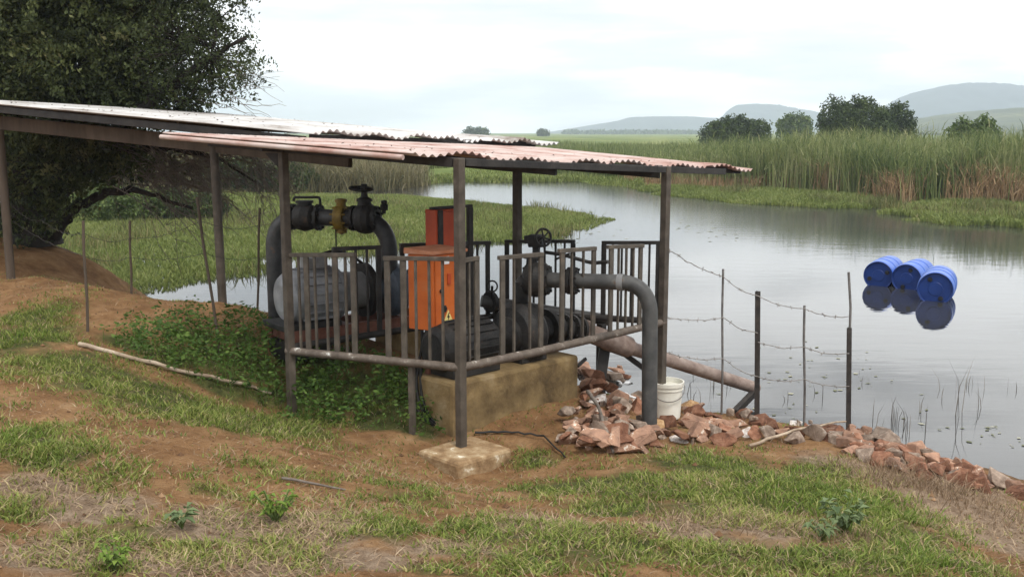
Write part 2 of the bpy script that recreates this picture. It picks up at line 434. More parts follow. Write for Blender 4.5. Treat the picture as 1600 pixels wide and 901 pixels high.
def height(x, y, fine=True):
    x = np.asarray(x, float); y = np.asarray(y, float)
    sh = x.shape; xf = np.clip(x.ravel(), -16, 13); yf = np.clip(y.ravel(), -7, 18)
    out = np.empty(len(xf))
    for k in range(0, len(xf), 20000):
        a = xf[k:k + 20000]; b = yf[k:k + 20000]
        d2 = (a[:, None] - CTRL[None, :, 0]) ** 2 + (b[:, None] - CTRL[None, :, 1]) ** 2
        out[k:k + 20000] = _phi(d2) @ _W[:_n] + _W[_n] + a * _W[_n + 1] + b * _W[_n + 2]
    out = np.clip(out.reshape(sh), -0.9, 1.55)
    if fine:
        out = out + (fbm(x * 0.9, y * 0.9, 3) - 0.5) * 0.12 + (fbm(x * 5, y * 5, 9, 4) - 0.5) * 0.055 + (fbm(x * 13, y * 13, 19, 2) - 0.5) * 0.018
    return out
def hz(x, y):
    return float(height(np.array([x]), np.array([y]))[0])
def pix(x, y, z):
    dz = z - EYE
    dep = y * CP - dz * SP
    return 800 + F_PX * x / dep, 450.5 - F_PX * (dz * CP + y * SP) / dep

# what covers the ground where: (pixel, pixel radius, cover) samples read off the photograph, turned into ground positions
COVER = {'green': [], 'weed': [], 'dry': [], 'bare': []}
def on_ground(px, py):
    d = ray(px, py); t = np.linspace(2.5, 20, 700)
    x = d[0] * t; y = d[1] * t; z = EYE + d[2] * t
    below = np.nonzero(height(x, y) >= z)[0]
    k = below[0] if len(below) else len(t) - 1
    return np.array((x[k], y[k], z[k]))
def cover(kind, amt, *spots):
    for px, py, rx, ry in spots:
        c = on_ground(px, py)
        a = on_ground(px + rx, py); b = on_ground(px, py - ry)
        COVER[kind].append((c[0], c[1], max(0.12, np.hypot(a[0] - c[0], a[1] - c[1])), max(0.12, np.hypot(b[0] - c[0], b[1] - c[1])), amt))
cover('green', 1.0, (40, 530, 70, 35), (120, 575, 90, 28), (240, 620, 90, 25), (340, 650, 80, 22), (430, 665, 70, 20), (30, 690, 60, 28), (90, 715, 60, 22), (70, 490, 60, 22))
cover('green', 0.6, (180, 740, 70, 20), (200, 830, 90, 22), (430, 730, 60, 14), (480, 740, 40, 12), (560, 640, 60, 14), (330, 770, 60, 14), (450, 870, 80, 22), (640, 770, 60, 14), (300, 860, 60, 20), (160, 890, 60, 15), (480, 660, 60, 12))
cover('green', 1.0, (1100, 725, 90, 22), (1000, 755, 90, 22), (1200, 755, 90, 26), (1320, 780, 80, 26), (1370, 820, 60, 26), (1420, 850, 50, 26), (1280, 740, 60, 18), (1130, 790, 90, 24), (960, 800, 80, 20), (900, 765, 60, 16))
cover('green', 0.75, (840, 720, 40, 14), (900, 850, 120, 30), (1000, 860, 120, 30), (1120, 870, 100, 28), (760, 830, 90, 24), (820, 880, 100, 22), (1250, 870, 90, 24), (1350, 880, 80, 20), (700, 890, 80, 14), (600, 830, 60, 16), (1500, 880, 60, 16), (40, 800, 40, 18))
cover('weed', 1.0, (200, 535, 50, 14), (260, 555, 60, 22), (330, 560, 60, 25), (390, 575, 60, 30), (340, 600, 70, 18), (420, 620, 40, 20), (490, 610, 50, 40), (550, 610, 50, 40), (600, 620, 50, 42), (640, 640, 30, 30), (680, 650, 26, 24), (520, 570, 60, 22), (590, 660, 50, 18), (290, 525, 50, 14), (380, 530, 50, 14), (650, 640, 40, 30), (655, 672, 30, 16), (600, 668, 50, 16), (500, 655, 50, 16), (450, 560, 30, 20))
cover('dry', 1.0, (60, 770, 80, 30), (150, 800, 90, 30), (90, 870, 110, 30), (330, 820, 90, 28), (480, 830, 90, 28), (560, 880, 90, 22), (400, 880, 100, 20), (250, 880, 90, 20))
cover('dry', 0.9, (1080, 820, 60, 16), (1200, 820, 60, 14), (1340, 845, 30, 18), (1530, 800, 70, 24), (1560, 850, 60, 24), (1460, 780, 50, 16), (1500, 760, 50, 14), (1380, 745, 50, 14), (1300, 720, 40, 10), (700, 860, 90, 18), (850, 820, 70, 14))
cover('bare', 1.0, (60, 450, 60, 25), (150, 480, 60, 20), (250, 490, 70, 18), (350, 500, 70, 18), (420, 515, 30, 18), (100, 640, 110, 22), (240, 690, 90, 20), (350, 720, 90, 16), (500, 700, 70, 14), (560, 730, 90, 20), (640, 715, 70, 16), (540, 780, 100, 18), (700, 760, 80, 16), (850, 740, 40, 10), (900, 730, 40, 10), (600, 690, 50, 10), (1560, 820, 60, 20), (190, 560, 20, 10))
def cov(kind, x, y):
    m = np.zeros(np.shape(x))
    for cx, cy, rx, ry, amt in COVER[kind]:
        m = np.maximum(m, amt * np.exp(-(((x - cx) / rx) ** 2 + ((y - cy) / ry) ** 2) * 0.9))
    return m

def soil_material():
    m = bpy.data.materials.new('red_soil_and_litter')
    n, l, b = nodes_of(m)
    t = n.new('ShaderNodeTexCoord')
    def noise(sc, det=6, ro=0.6, stretch=None):
        q = n.new('ShaderNodeTexNoise'); q.inputs['Scale'].default_value = sc; q.inputs['Detail'].default_value = det; q.inputs['Roughness'].default_value = ro
        l.new(t.outputs['Object'], q.inputs['Vector']); return q
    soil = ramp_node(n, [(0.30, (0.125, 0.062, 0.029)), (0.48, (0.250, 0.138, 0.064)), (0.62, (0.335, 0.200, 0.098)), (0.75, (0.42, 0.285, 0.165))])
    l.new(noise(3.5, 10, 0.74).outputs['Fac'], soil.inputs['Fac'])
    dry = ramp_node(n, [(0.30, (0.14, 0.092, 0.058)), (0.5, (0.28, 0.20, 0.135)), (0.68, (0.42, 0.325, 0.235))])
    l.new(noise(14, 9, 0.75).outputs['Fac'], dry.inputs['Fac'])
    grn = ramp_node(n, [(0.35, (0.055, 0.065, 0.022)), (0.6, (0.11, 0.115, 0.040)), (0.75, (0.20, 0.17, 0.08))])
    l.new(noise(9, 8, 0.7).outputs['Fac'], grn.inputs['Fac'])
    a1 = n.new('ShaderNodeAttribute'); a1.attribute_name = 'dry'
    a2 = n.new('ShaderNodeAttribute'); a2.attribute_name = 'green'
    a3 = n.new('ShaderNodeAttribute'); a3.attribute_name = 'wet'
    def breakup(att, sc, lo, hi):
        ad = n.new('ShaderNodeMath'); ad.operation = 'MULTIPLY_ADD'
        ad.inputs[1].default_value = 1.0
        q = noise(sc, 7, 0.7)
        sb = n.new('ShaderNodeMath'); sb.operation = 'SUBTRACT'; sb.inputs[1].default_value = 0.5
        l.new(q.outputs['Fac'], sb.inputs[0])
        l.new(att.outputs['Fac'], ad.inputs[0]); l.new(sb.outputs['Value'], ad.inputs[2])
        mr = n.new('ShaderNodeMapRange'); mr.inputs['From Min'].default_value = lo; mr.inputs['From Max'].default_value = hi
        l.new(ad.outputs['Value'], mr.inputs['Value']); return mr
    m1 = n.new('ShaderNodeMix'); m1.data_type = 'RGBA'
    l.new(breakup(a1, 6, 0.2, 0.6).outputs['Result'], m1.inputs['Factor']); l.new(soil.outputs['Color'], m1.inputs['A']); l.new(dry.outputs['Color'], m1.inputs['B'])
    m2 = n.new('ShaderNodeMix'); m2.data_type = 'RGBA'
    l.new(breakup(a2, 5, 0.25, 0.7).outputs['Result'], m2.inputs['Factor']); l.new(m1.outputs['Result'], m2.inputs['A']); l.new(grn.outputs['Color'], m2.inputs['B'])
    m3 = n.new('ShaderNodeMix'); m3.data_type = 'RGBA'
    l.new(a3.outputs['Fac'], m3.inputs['Factor']); l.new(m2.outputs['Result'], m3.inputs['A']); m3.inputs['B'].default_value = (0.055, 0.042, 0.030, 1)
    l.new(m3.outputs['Result'], b.inputs['Base Color'])
    b.inputs['Roughness'].default_value = 0.95
    b.inputs['Specular IOR Level'].default_value = 0.1
    bp = n.new('ShaderNodeBump'); bp.inputs['Strength'].default_value = 1.0; bp.inputs['Distance'].default_value = 0.05
    l.new(noise(28, 8, 0.7).outputs['Fac'], bp.inputs['Height']); l.new(bp.outputs['Normal'], b.inputs['Normal'])
    return m
def axis(lo, a, b, hi, step, grow=1.35):
    mid = list(np.arange(a, b, step)); s_ = step; q = mid[-1]; up = []
    while q < hi:
        s_ *= grow; q += s_; up.append(q)
    s_ = step; q = mid[0]; dn = []
    while q > lo:
        s_ *= grow; q -= s_; dn.append(q)
    return np.array(dn[::-1] + mid + up)
def grid_mesh(name, xs, ys, zfun, mat, attrs=None, smooth=True):
    X, Y = np.meshgrid(xs, ys)
    Z = zfun(X, Y)
    nx, ny = len(xs), len(ys)
    i = (np.arange(ny - 1)[:, None] * nx + np.arange(nx - 1)[None, :]).ravel()
    loops = np.stack([i, i + 1, i + nx + 1, i + nx], 1).ravel()
    N = len(i)
    at = {k: ('POINT', f(X, Y, Z).ravel()) for k, f in (attrs or {}).items()}
    return mesh_np(name, np.stack([X, Y, Z], -1).reshape(-1, 3), loops, np.arange(N) * 4, np.full(N, 4), mat, at, None, smooth)
ground = grid_mesh('ground', axis(-220, -8.5, 6.5, 14, 0.038), axis(-120, 2.6, 13.5, 19, 0.038), height, soil_material(),
                   {'dry': lambda X, Y, Z: cov('dry', X, Y), 'green': lambda X, Y, Z: np.maximum(cov('green', X, Y), cov('weed', X, Y)) * (1 - 0.6 * cov('bare', X, Y)),
                    'wet': lambda X, Y, Z: np.clip((0.10 - Z) / 0.12, 0, 0.8)})
tag(ground, kind='structure')

# ------------------------------------------------------------------ water
def water_material():
    m = bpy.data.materials.new('still_river_water')
    n, l, b = nodes_of(m)
    t = n.new('ShaderNodeTexCoord')
    no = n.new('ShaderNodeTexNoise'); no.inputs['Scale'].default_value = 0.35; no.inputs['Detail'].default_value = 4
    l.new(t.outputs['Object'], no.inputs['Vector'])
    r = ramp_node(n, [(0.35, (0.022, 0.022, 0.020)), (0.65, (0.032, 0.032, 0.031))])
    l.new(no.outputs['Fac'], r.inputs['Fac']); l.new(r.outputs['Color'], b.inputs['Base Color'])
    sx = n.new('ShaderNodeSeparateXYZ'); l.new(t.outputs['Object'], sx.inputs['Vector'])
    mr = n.new('ShaderNodeMapRange'); mr.inputs['From Min'].default_value = 19; mr.inputs['From Max'].default_value = 34; mr.inputs['To Min'].default_value = 0.03; mr.inputs['To Max'].default_value = 0.13
    l.new(sx.outputs['Y'], mr.inputs['Value']); l.new(mr.outputs['Result'], b.inputs['Roughness'])      # the breeze ruffles the open reach
    b.inputs['IOR'].default_value = 1.40
    b.inputs['Specular IOR Level'].default_value = 0.5
    mp_ = n.new('ShaderNodeMapping'); mp_.inputs['Scale'].default_value = (0.6, 1.8, 1)
    l.new(t.outputs['Object'], mp_.inputs['Vector'])
    n2 = n.new('ShaderNodeTexNoise'); n2.inputs['Scale'].default_value = 1.6; n2.inputs['Detail'].default_value = 3
    l.new(mp_.outputs['Vector'], n2.inputs['Vector'])
    bp = n.new('ShaderNodeBump'); bp.inputs['Strength'].default_value = 0.055; bp.inputs['Distance'].default_value = 0.05
    l.new(n2.outputs['Fac'], bp.inputs['Height']); l.new(bp.outputs['Normal'], b.inputs['Normal'])
    return m
w = MB().add([(-2500, -2500, 0), (2500, -2500, 0), (2500, 3000, 0), (-2500, 3000, 0)], [(0, 1, 2, 3)])
tag(w.link('water', water_material(), base=(0, 0, 0)), kind='structure')

# ------------------------------------------------------------------ far bank and plain (a fan of ground to the horizon)
BANK_PX = [(-900, 330), (0, 300), (300, 296), (450, 292), (640, 291), (690, 285), (780, 283), (900, 283), (960, 289), (1060, 297), (1200, 302), (1320, 312), (1400, 319), (1600, 322), (2600, 330)]
_bt = []
for px, py in BANK_PX:
    q = G(px, py, 0.0); _bt.append((q[0] / q[1], q[1]))
_bt = np.array(_bt)
def bank_y(phi):
    return np.interp(phi, _bt[:, 0], _bt[:, 1])
def plain_z(x, y):
    by = bank_y(x / np.maximum(y, 1))
    d = y - by + (fbm(x * 0.25, y * 0.12, 5) - 0.5) * 5
    return np.clip(d / 3.0, -1, 1) * 0.28 + np.clip((d - 3) / 60, 0, 1) * 0.55 - 0.06 + (fbm(x * 0.6, y * 0.6, 8) - 0.5) * 0.12
def plain_material():
    m = bpy.data.materials.new('green_flats')
    n, l, b = nodes_of(m)
    t = n.new('ShaderNodeTexCoord')
    mp_ = n.new('ShaderNodeMapping'); mp_.inputs['Scale'].default_value = (1, 0.35, 1)
    l.new(t.outputs['Object'], mp_.inputs['Vector'])
    no = n.new('ShaderNodeTexNoise'); no.inputs['Scale'].default_value = 0.05; no.inputs['Detail'].default_value = 9; no.inputs['Roughness'].default_value = 0.65
    l.new(mp_.outputs['Vector'], no.inputs['Vector'])
    r = ramp_node(n, [(0.34, (0.075, 0.105, 0.030)), (0.5, (0.13, 0.165, 0.048)), (0.62, (0.20, 0.21, 0.075)), (0.74, (0.28, 0.25, 0.12))])
    l.new(no.outputs['Fac'], r.inputs['Fac']); l.new(r.outputs['Color'], b.inputs['Base Color'])
    b.inputs['Roughness'].default_value = 1.0; b.inputs['Specular IOR Level'].default_value = 0.05
    return m
phis = np.concatenate([np.linspace(-3.0, -0.75, 40), np.linspace(-0.73, 0.73, 260), np.linspace(0.75, 3.0, 40)])
ysf = np.concatenate([np.linspace(22, 75, 130), np.geomspace(76, 2400, 70)])
PH, YY = np.meshgrid(phis, ysf)
XX = PH * YY
ZZ = plain_z(XX, YY)
nx, ny = len(phis), len(ysf)
ii = (np.arange(ny - 1)[:, None] * nx + np.arange(nx - 1)[None, :]).ravel()
far = mesh_np('far_plain', np.stack([XX, YY, ZZ], -1).reshape(-1, 3), np.stack([ii, ii + 1, ii + nx + 1, ii + nx], 1).ravel(), np.arange(len(ii)) * 4, np.full(len(ii), 4), plain_material(), None, None, True)
tag(far, kind='structure')

# ------------------------------------------------------------------ hills
def hill(name, Y, profile, depth, mat, seed, base=-2):
    """A ridge whose skyline follows (pixel x, pixel y) pairs at distance Y."""
    pr = np.array(profile, float)
    xs_, zs_ = [], []
    for px, py in pr:
        q = P(px, py, Y); xs_.append(q[0]); zs_.append(q[2])
    xs = np.linspace(xs_[0], xs_[-1], 160)
    prof = np.interp(xs, xs_, zs_)
    ker = np.ones(7) / 7
    prof = np.convolve(np.pad(prof, 3, 'edge'), ker, 'valid')
    t = np.linspace(-1, 1, 41)
    X, T = np.meshgrid(xs, t)
    Z = prof[None, :] * (1 - np.abs(T) ** 1.6) + base
    Z = Z + base * 0 + (fbm(X * 6 / depth, T * 6, seed) - 0.5) * prof[None, :] * 0.5 * np.abs(T) * (1 - np.abs(T)) * 2
    Z = Z + (fbm(X * 60 / depth, T * 40, seed + 3) - 0.5) * max(prof) * 0.03
    Yv = Y + T * depth + (fbm(X * 3 / depth, T * 0, seed + 5) - 0.5) * depth * 0.4
    nx, ny = len(xs), len(t)
    ii = (np.arange(ny - 1)[:, None] * nx + np.arange(nx - 1)[None, :]).ravel()
    o = mesh_np(name, np.stack([X, Yv, Z - base], -1).reshape(-1, 3), np.stack([ii, ii + 1, ii + nx + 1, ii + nx], 1).ravel(), np.arange(len(ii)) * 4, np.full(len(ii), 4), mat, None, None, True)
    return tag(o, kind='structure')
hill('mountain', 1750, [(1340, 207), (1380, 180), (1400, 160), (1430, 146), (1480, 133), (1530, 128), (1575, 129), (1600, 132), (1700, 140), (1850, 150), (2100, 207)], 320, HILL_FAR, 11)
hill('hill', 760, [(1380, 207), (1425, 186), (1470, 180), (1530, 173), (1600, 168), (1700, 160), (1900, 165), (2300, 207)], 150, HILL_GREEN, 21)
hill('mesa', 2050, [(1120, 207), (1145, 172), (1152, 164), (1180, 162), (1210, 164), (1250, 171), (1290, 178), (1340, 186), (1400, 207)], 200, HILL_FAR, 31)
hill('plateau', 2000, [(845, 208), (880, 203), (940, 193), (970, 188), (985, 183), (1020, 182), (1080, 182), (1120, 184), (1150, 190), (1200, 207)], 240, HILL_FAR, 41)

# ------------------------------------------------------------------ foliage clouds
def leaf_cloud(centres, per, spread, size, rnd_dir=1.0, droop=0.0):
    """Leaf quads scattered round each centre; returns (N,4,3) and a tone per leaf."""
    C = np.repeat(centres, per, axis=0)
    N = len(C)
    off = rng.normal(0, 1, (N, 3)); off /= np.linalg.norm(off, axis=1)[:, None] + 1e-9
    off *= (rng.random(N) ** 0.45)[:, None] * (spread if np.ndim(spread) == 0 else np.repeat(spread, per)[:, None])
    off[:, 2] -= droop * np.abs(rng.normal(0, 1, N))
    p = C + off
    a = rng.normal(0, 1, (N, 3)); a[:, 2] = a[:, 2] * rnd_dir; a /= np.linalg.norm(a, axis=1)[:, None]
    b = rng.normal(0, 1, (N, 3)); b -= a * (a * b).sum(1)[:, None]; b /= np.linalg.norm(b, axis=1)[:, None]
    L = size * rng.uniform(0.6, 1.4, N); Wd = L * rng.uniform(0.35, 0.6, N)
    q = np.stack([p - a * L[:, None] / 2, p + b * Wd[:, None] / 2, p + a * L[:, None] / 2, p - b * Wd[:, None] / 2], 1)
    clump = np.repeat(rng.normal(0.5, 0.17, len(centres)), per)
    return q, np.clip(clump + rng.normal(0, 0.10, N), 0, 1)
def in_ellipsoids(n, ells, shell=0.0):
    out = []
    wts = np.array([e[1][0] * e[1][1] * e[1][2] * e[2] for e in ells]); wts = wts / wts.sum()
    for (c, r, _), k in zip(ells, rng.multinomial(n, wts)):
        d = rng.normal(0, 1, (k, 3)); d /= np.linalg.norm(d, axis=1)[:, None]
        rad = (shell + (1 - shell) * rng.random(k)) ** (1 / 3)
        out.append(np.array(c) + d * rad[:, None] * np.array(r))
    return np.concatenate(out)

THORN_LEAF = leafy('thorn_tree_leaf', [(0.0, (0.020, 0.028, 0.011)), (0.40, (0.050, 0.066, 0.022)), (0.75, (0.105, 0.125, 0.042)), (1.0, (0.17, 0.165, 0.075))], trans=0.25)
FAR_LEAF = leafy('bush_leaf', [(0.0, (0.014, 0.026, 0.007)), (0.5, (0.042, 0.066, 0.018)), (1.0, (0.095, 0.125, 0.036))], trans=0.15)
PALE_LEAF = leafy('pale_bush_leaf', [(0.0, (0.035, 0.060, 0.018)), (0.5, (0.080, 0.120, 0.034)), (1.0, (0.15, 0.19, 0.06))], trans=0.15)

def far_tree(name, label, px0, px1, ytop, Y, mat, n=260, seed=0, leaf=0.35, lobes=5):
    r_ = np.random.default_rng(seed)
    a = P(px0, 207, Y); b = P(px1, 207, Y); top = P((px0 + px1) / 2, ytop, Y)[2]
    cx = (a[0] + b[0]) / 2; wd = (b[0] - a[0]) / 2
    zb = float(plain_z(np.array([cx]), np.array([float(Y)]))[0])
    hgt = top - zb
    t = thing(name, (cx, Y, zb), label, 'tree', 'trees beyond the reeds')
    ells = []
    for k in range(lobes):
        f = (k + 0.5) / lobes * 2 - 1
        ells.append(((cx + f * wd * 0.68, Y + r_.uniform(-0.3, 0.3) * wd, zb + hgt * (0.50 + 0.08 * r_.uniform(-1, 1))), (wd * r_.uniform(0.30, 0.42), wd * 0.55, hgt * r_.uniform(0.36, 0.5) * (1 - 0.25 * abs(f))), 1.0))
    ells.append(((cx, Y, zb + hgt * 0.45), (wd * 0.86, wd * 0.6, hgt * 0.52), 1.0))
    cs = in_ellipsoids(n, ells, 0.35)
    q, sh = leaf_cloud(cs, 26, leaf * 1.7, leaf)
    quads('crown', q, sh, mat, t, BASE[t.name])
    mb = MB()
    for k in range(3):
        x0 = cx + (k - 1) * wd * 0.12
        mb.tube([(x0, Y, zb - 0.2), (x0 + (k - 1) * wd * 0.12, Y + 0.1, zb + hgt * 0.3), (x0 + (k - 1) * wd * 0.4, Y, zb + hgt * 0.7)], [wd * 0.07, wd * 0.05, wd * 0.02], 7)
    mb.link('trunk', BARK, t)
    return t
far_tree('bushy_tree', 'largest of the distant trees, broad dark rounded crown rising above the tall reeds', 1272, 1396, 148, 78, FAR_LEAF, 900, 1, 0.22)
far_tree('bushy_tree', 'dark tree with looser ragged crown joined to the right side of the largest distant tree', 1362, 1432, 156, 82, FAR_LEAF, 380, 2, 0.22, 3)
far_tree('bushy_tree', 'low wide dark tree clump under the flat-topped blue mesa', 1090, 1205, 181, 95, FAR_LEAF, 620, 3, 0.25, 6)
far_tree('bushy_tree', 'small pale hazy round tree between the two dark tree clumps', 1213, 1272, 175, 150, PALE_LEAF, 200, 4, 0.45, 3)
far_tree('bushy_tree', 'bright green bush standing up out of the reeds below the blue mountain', 1478, 1562, 178, 60, PALE_LEAF, 240, 5, 0.24, 4)
far_tree('distant_tree', 'tiny dark tree on the horizon just above the end of the silver roof', 724, 764, 202, 420, FAR_LEAF, 90, 6, 1.1, 4)
far_tree('distant_tree', 'tiniest dark tree on the horizon at the left edge of the far plateau', 839, 858, 203.5, 520, FAR_LEAF, 60, 7, 0.9, 3)
def shrub(name, label, px, py, wd, ht, mat, n, leaf, seed):
    g = G(px, py, 0.0); t = thing(name, g, label, 'shrub')
    cs = in_ellipsoids(n, [((g[0] - wd * 0.2, g[1], ht * 0.5), (wd * 0.3, wd * 0.25, ht * 0.5), 1), ((g[0] + wd * 0.22, g[1] + 0.2, ht * 0.42), (wd * 0.3, wd * 0.25, ht * 0.42), 1)], 0.2)
    q, sh = leaf_cloud(cs, 24, leaf * 1.8, leaf); quads('crown', q, sh, mat, t, BASE[t.name])
    mb = MB(); mb.tube([g - ZV * 0.2, g + (0.1, 0, ht * 0.3), g + (0.3, 0, ht * 0.7)], [0.05, 0.04, 0.02], 6); mb.link('stem', BARK, t)
shrub('shrub', 'dark olive shrub at the water behind the low arched limb of the thorn tree', 290, 345, 2.6, 1.0, FAR_LEAF, 260, 0.10, 1)
shrub('shrub', 'paler olive shrub left of the dark one, seen through the gap under the low limb', 190, 348, 2.8, 1.2, PALE_LEAF, 240, 0.11, 2)
shrub('shrub', 'small dark shrub on the far bank right behind the leaning stake', 410, 300, 5.0, 1.7, FAR_LEAF, 240, 0.2, 3)
# the far line of bush at the foot of the plateau
cs = []
for k in range(900):
    px = rng.uniform(880, 1100); Y = rng.uniform(1000, 1150)
    q = P(px, 207, Y); cs.append((q[0], Y, rng.uniform(0.5, 3.2)))
q, sh = leaf_cloud(np.array(cs), 6, 3.0, 3.0)
tag(quads('treeline', q, sh, FAR_LEAF), 'thin dark line of distant bush along the foot of the plateau', 'bush', kind='stuff')

# ------------------------------------------------------------------ reeds and floating mats
REED = leafy('green_reed', [(0.0, (0.050, 0.082, 0.024)), (0.4, (0.130, 0.170, 0.055)), (0.7, (0.235, 0.265, 0.098)), (1.0, (0.38, 0.36, 0.19))], trans=0.3, patch=1.2, patch_scale=0.28)
DRY_REED = leafy('dry_reed', [(0.0, (0.15, 0.095, 0.048)), (0.5, (0.33, 0.215, 0.115)), (1.0, (0.48, 0.37, 0.22))], trans=0.2, patch=0.6, patch_scale=0.4)
PALE_REED = leafy('pale_brown_reed', [(0.0, (0.075, 0.080, 0.036)), (0.4, (0.15, 0.130, 0.068)), (0.7, (0.18, 0.165, 0.075)), (1.0, (0.30, 0.25, 0.16))], trans=0.2, patch=1.1, patch_scale=0.3)
MAT_GRASS = leafy('floating_grass', [(0.0, (0.070, 0.105, 0.024)), (0.45, (0.165, 0.205, 0.055)), (0.8, (0.26, 0.285, 0.095)), (1.0, (0.38, 0.35, 0.19))], trans=0.3, patch=0.8, patch_scale=0.22)

def reed_band(name, label, mat, n, px_lo, px_hi, front, depth, hfun, w=0.05, lean=0.35, h_jit=0.35, patchy=0.0, leafy_n=0):
    px = rng.uniform(px_lo, px_hi, n)
    fy = np.interp(px, [p[0] for p in front], [p[1] for p in front])
    F = np.array([G(a, b, 0.1) for a, b in zip(px, fy)])
    d = rng.random(n) ** 1.4 * depth
    k = (F[:, 1] + d) / F[:, 1]
    x = F[:, 0] * k + rng.normal(0, 0.3, n); y = F[:, 1] + d + rng.normal(0, 0.5, n)
    clump = fbm(x * 0.35, y * 0.35, 77, 4)
    if patchy:
        kp = rng.random(n) < np.clip((fbm(x * 0.55, y * 0.3, 91, 4) - patchy) * 7, 0, 1)
        px, x, y, clump = px[kp], x[kp], y[kp], clump[kp]; n = len(x)
    z = np.maximum(plain_z(x, y), -0.02)
    h = hfun(px) * (0.55 + 0.75 * clump) * rng.uniform(1 - h_jit, 1 + h_jit * 0.4, n)
    sh = np.clip(rng.normal(0.45, 0.2, n), 0, 1)
    if leafy_n:
        k_ = rng.integers(0, n, leafy_n)
        up_ = h[k_] * rng.uniform(0.25, 0.92, leafy_n)
        x = np.concatenate([x, x[k_]]); y = np.concatenate([y, y[k_]]); z = np.concatenate([z, z[k_] + up_])
        h = np.concatenate([h, rng.uniform(-0.08, 0.40, leafy_n) * h[k_] * 0.6]); n = len(x)
        sh = np.clip(rng.normal(0.48, 0.22, n), 0, 1)
        ln = np.concatenate([h[:n - leafy_n] * lean * np.abs(rng.normal(0, 0.6, n - leafy_n)), rng.uniform(0.2, 0.7, leafy_n)])
        return tag(blades(name, np.stack([x, y, z], 1), h, w * 0.75 * rng.uniform(0.6, 1.4, n), ln, rng.uniform(0, 2 * np.pi, n), sh, mat), label, 'reeds', kind='stuff')
    o = blades(name, np.stack([x, y, z], 1), h, w * 0.75 * rng.uniform(0.6, 1.4, n), h * lean * np.abs(rng.normal(0, 0.6, n)), rng.uniform(0, 2 * np.pi, n), sh, mat)
    return tag(o, label, 'reeds', kind='stuff')
FRONT = [(820, 276), (900, 277), (1000, 284), (1060, 289), (1250, 297), (1330, 303), (1420, 312), (1500, 312), (1900, 318)]
hf = lambda px: np.interp(px, [820, 900, 1000, 1080, 1150, 1250, 1450, 1550, 1900], [0.6, 0.8, 1.2, 1.7, 2.1, 2.3, 2.35, 2.3, 2.4])
reed_band('reed_bed', 'dense tall green reed bed lining the far bank of the river', REED, 52000, 830, 1900, FRONT, 16, hf, h_jit=0.45, leafy_n=60000)
reed_band('reed_bed', 'lower lighter reeds on the flats beyond the river bend, under the flat blue plateau', REED, 20000, 840, 1100, [(820, 262), (900, 262), (1100, 275)], 40, lambda px: 1.2 + 0 * px, w=0.07)
hd = lambda px: np.interp(px, [1150, 1230, 1300, 1380, 1450, 1560, 1650], [0.6, 1.1, 1.35, 1.2, 1.5, 1.4, 0.9])
reed_band('dry_reeds', 'withered red-brown reeds along the foot of the green reed bed', DRY_REED, 20000, 1160, 1640, [(p, y + 1.5) for p, y in FRONT], 3.5, hd, w=0.045, lean=0.8, h_jit=0.7, patchy=0.38, leafy_n=9000)
reed_band('dry_reeds', 'short withered strip of reeds behind the tip of the pink roof', DRY_REED, 2500, 960, 1160, [(p, y + 1.5) for p, y in FRONT], 2.2, lambda px: 0.7 + 0 * px, w=0.045, lean=0.6, h_jit=0.6, patchy=0.45)
reed_band('brown_reeds', 'pale brown reeds on the far bank seen beneath the pink roof', PALE_REED, 22000, 100, 660, [(250, 296), (470, 297), (600, 294), (660, 287)], 14, lambda px: np.interp(px, [250, 450, 560, 640, 660], [2.0, 1.9, 1.7, 1.2, 0.8]), w=0.05, lean=0.9, h_jit=0.7, leafy_n=12000)
reed_band('low_reeds', 'low green and brown growth behind the river bend seen between the shelter posts', REED, 12000, 640, 900, [(640, 272), (760, 262), (900, 268)], 45, lambda px: 1.1 + 0 * px, w=0.07)

def poly_points(poly, n):
    poly = np.array(poly); lo = poly.min(0); hi = poly.max(0); out = []
    while sum(map(len, out)) < n:
        p = rng.uniform(lo, hi, (n * 2, 2)); ins = np.zeros(len(p), bool)
        j = len(poly) - 1
        for i in range(len(poly)):
            c = ((poly[i, 1] > p[:, 1]) != (poly[j, 1] > p[:, 1])) & (p[:, 0] < (poly[j, 0] - poly[i, 0]) * (p[:, 1] - poly[i, 1]) / (poly[j, 1] - poly[i, 1] + 1e-12) + poly[i, 0])
            ins ^= c; j = i
        out.append(p[ins])
    return np.concatenate(out)[:n]
def poly_dist(poly, p):
    poly = np.array(poly); d = np.full(len(p), 1e9)
    for i in range(len(poly)):
        a = poly[i]; b = poly[(i + 1) % len(poly)]; ab = b - a
        t = np.clip(((p - a) @ ab) / (ab @ ab), 0, 1)
        d = np.minimum(d, np.linalg.norm(p - a - t[:, None] * ab, axis=1))
    return d
MARSH = leafy('marsh_sedge', [(0.0, (0.055, 0.075, 0.022)), (0.5, (0.125, 0.135, 0.045)), (1.0, (0.26, 0.215, 0.10))], trans=0.2, patch=0.8, patch_scale=0.3)
def marsh(pxs, n, h, label):
    poly = [G(a, b, 0.0)[:2] for a, b in pxs]
    p = poly_points(poly, n * 4)
    keep = rng.random(len(p)) < np.clip((fbm(p[:, 0] * 0.8, p[:, 1] * 0.4, 71, 4) - 0.50) * 6, 0, 1)
    p = p[keep][:n]; m = len(p); hh = h * rng.uniform(0.4, 1.2, m)
    tag(blades('marsh_sedge', np.stack([p[:, 0], p[:, 1], np.full(m, -0.01)], 1), hh, rng.uniform(0.012, 0.03, m), hh * np.abs(rng.normal(0.5, 0.35, m)), rng.uniform(0, 6.28, m), np.clip(rng.normal(0.45, 0.22, m), 0, 1), MARSH), label, 'sedge', kind='stuff')
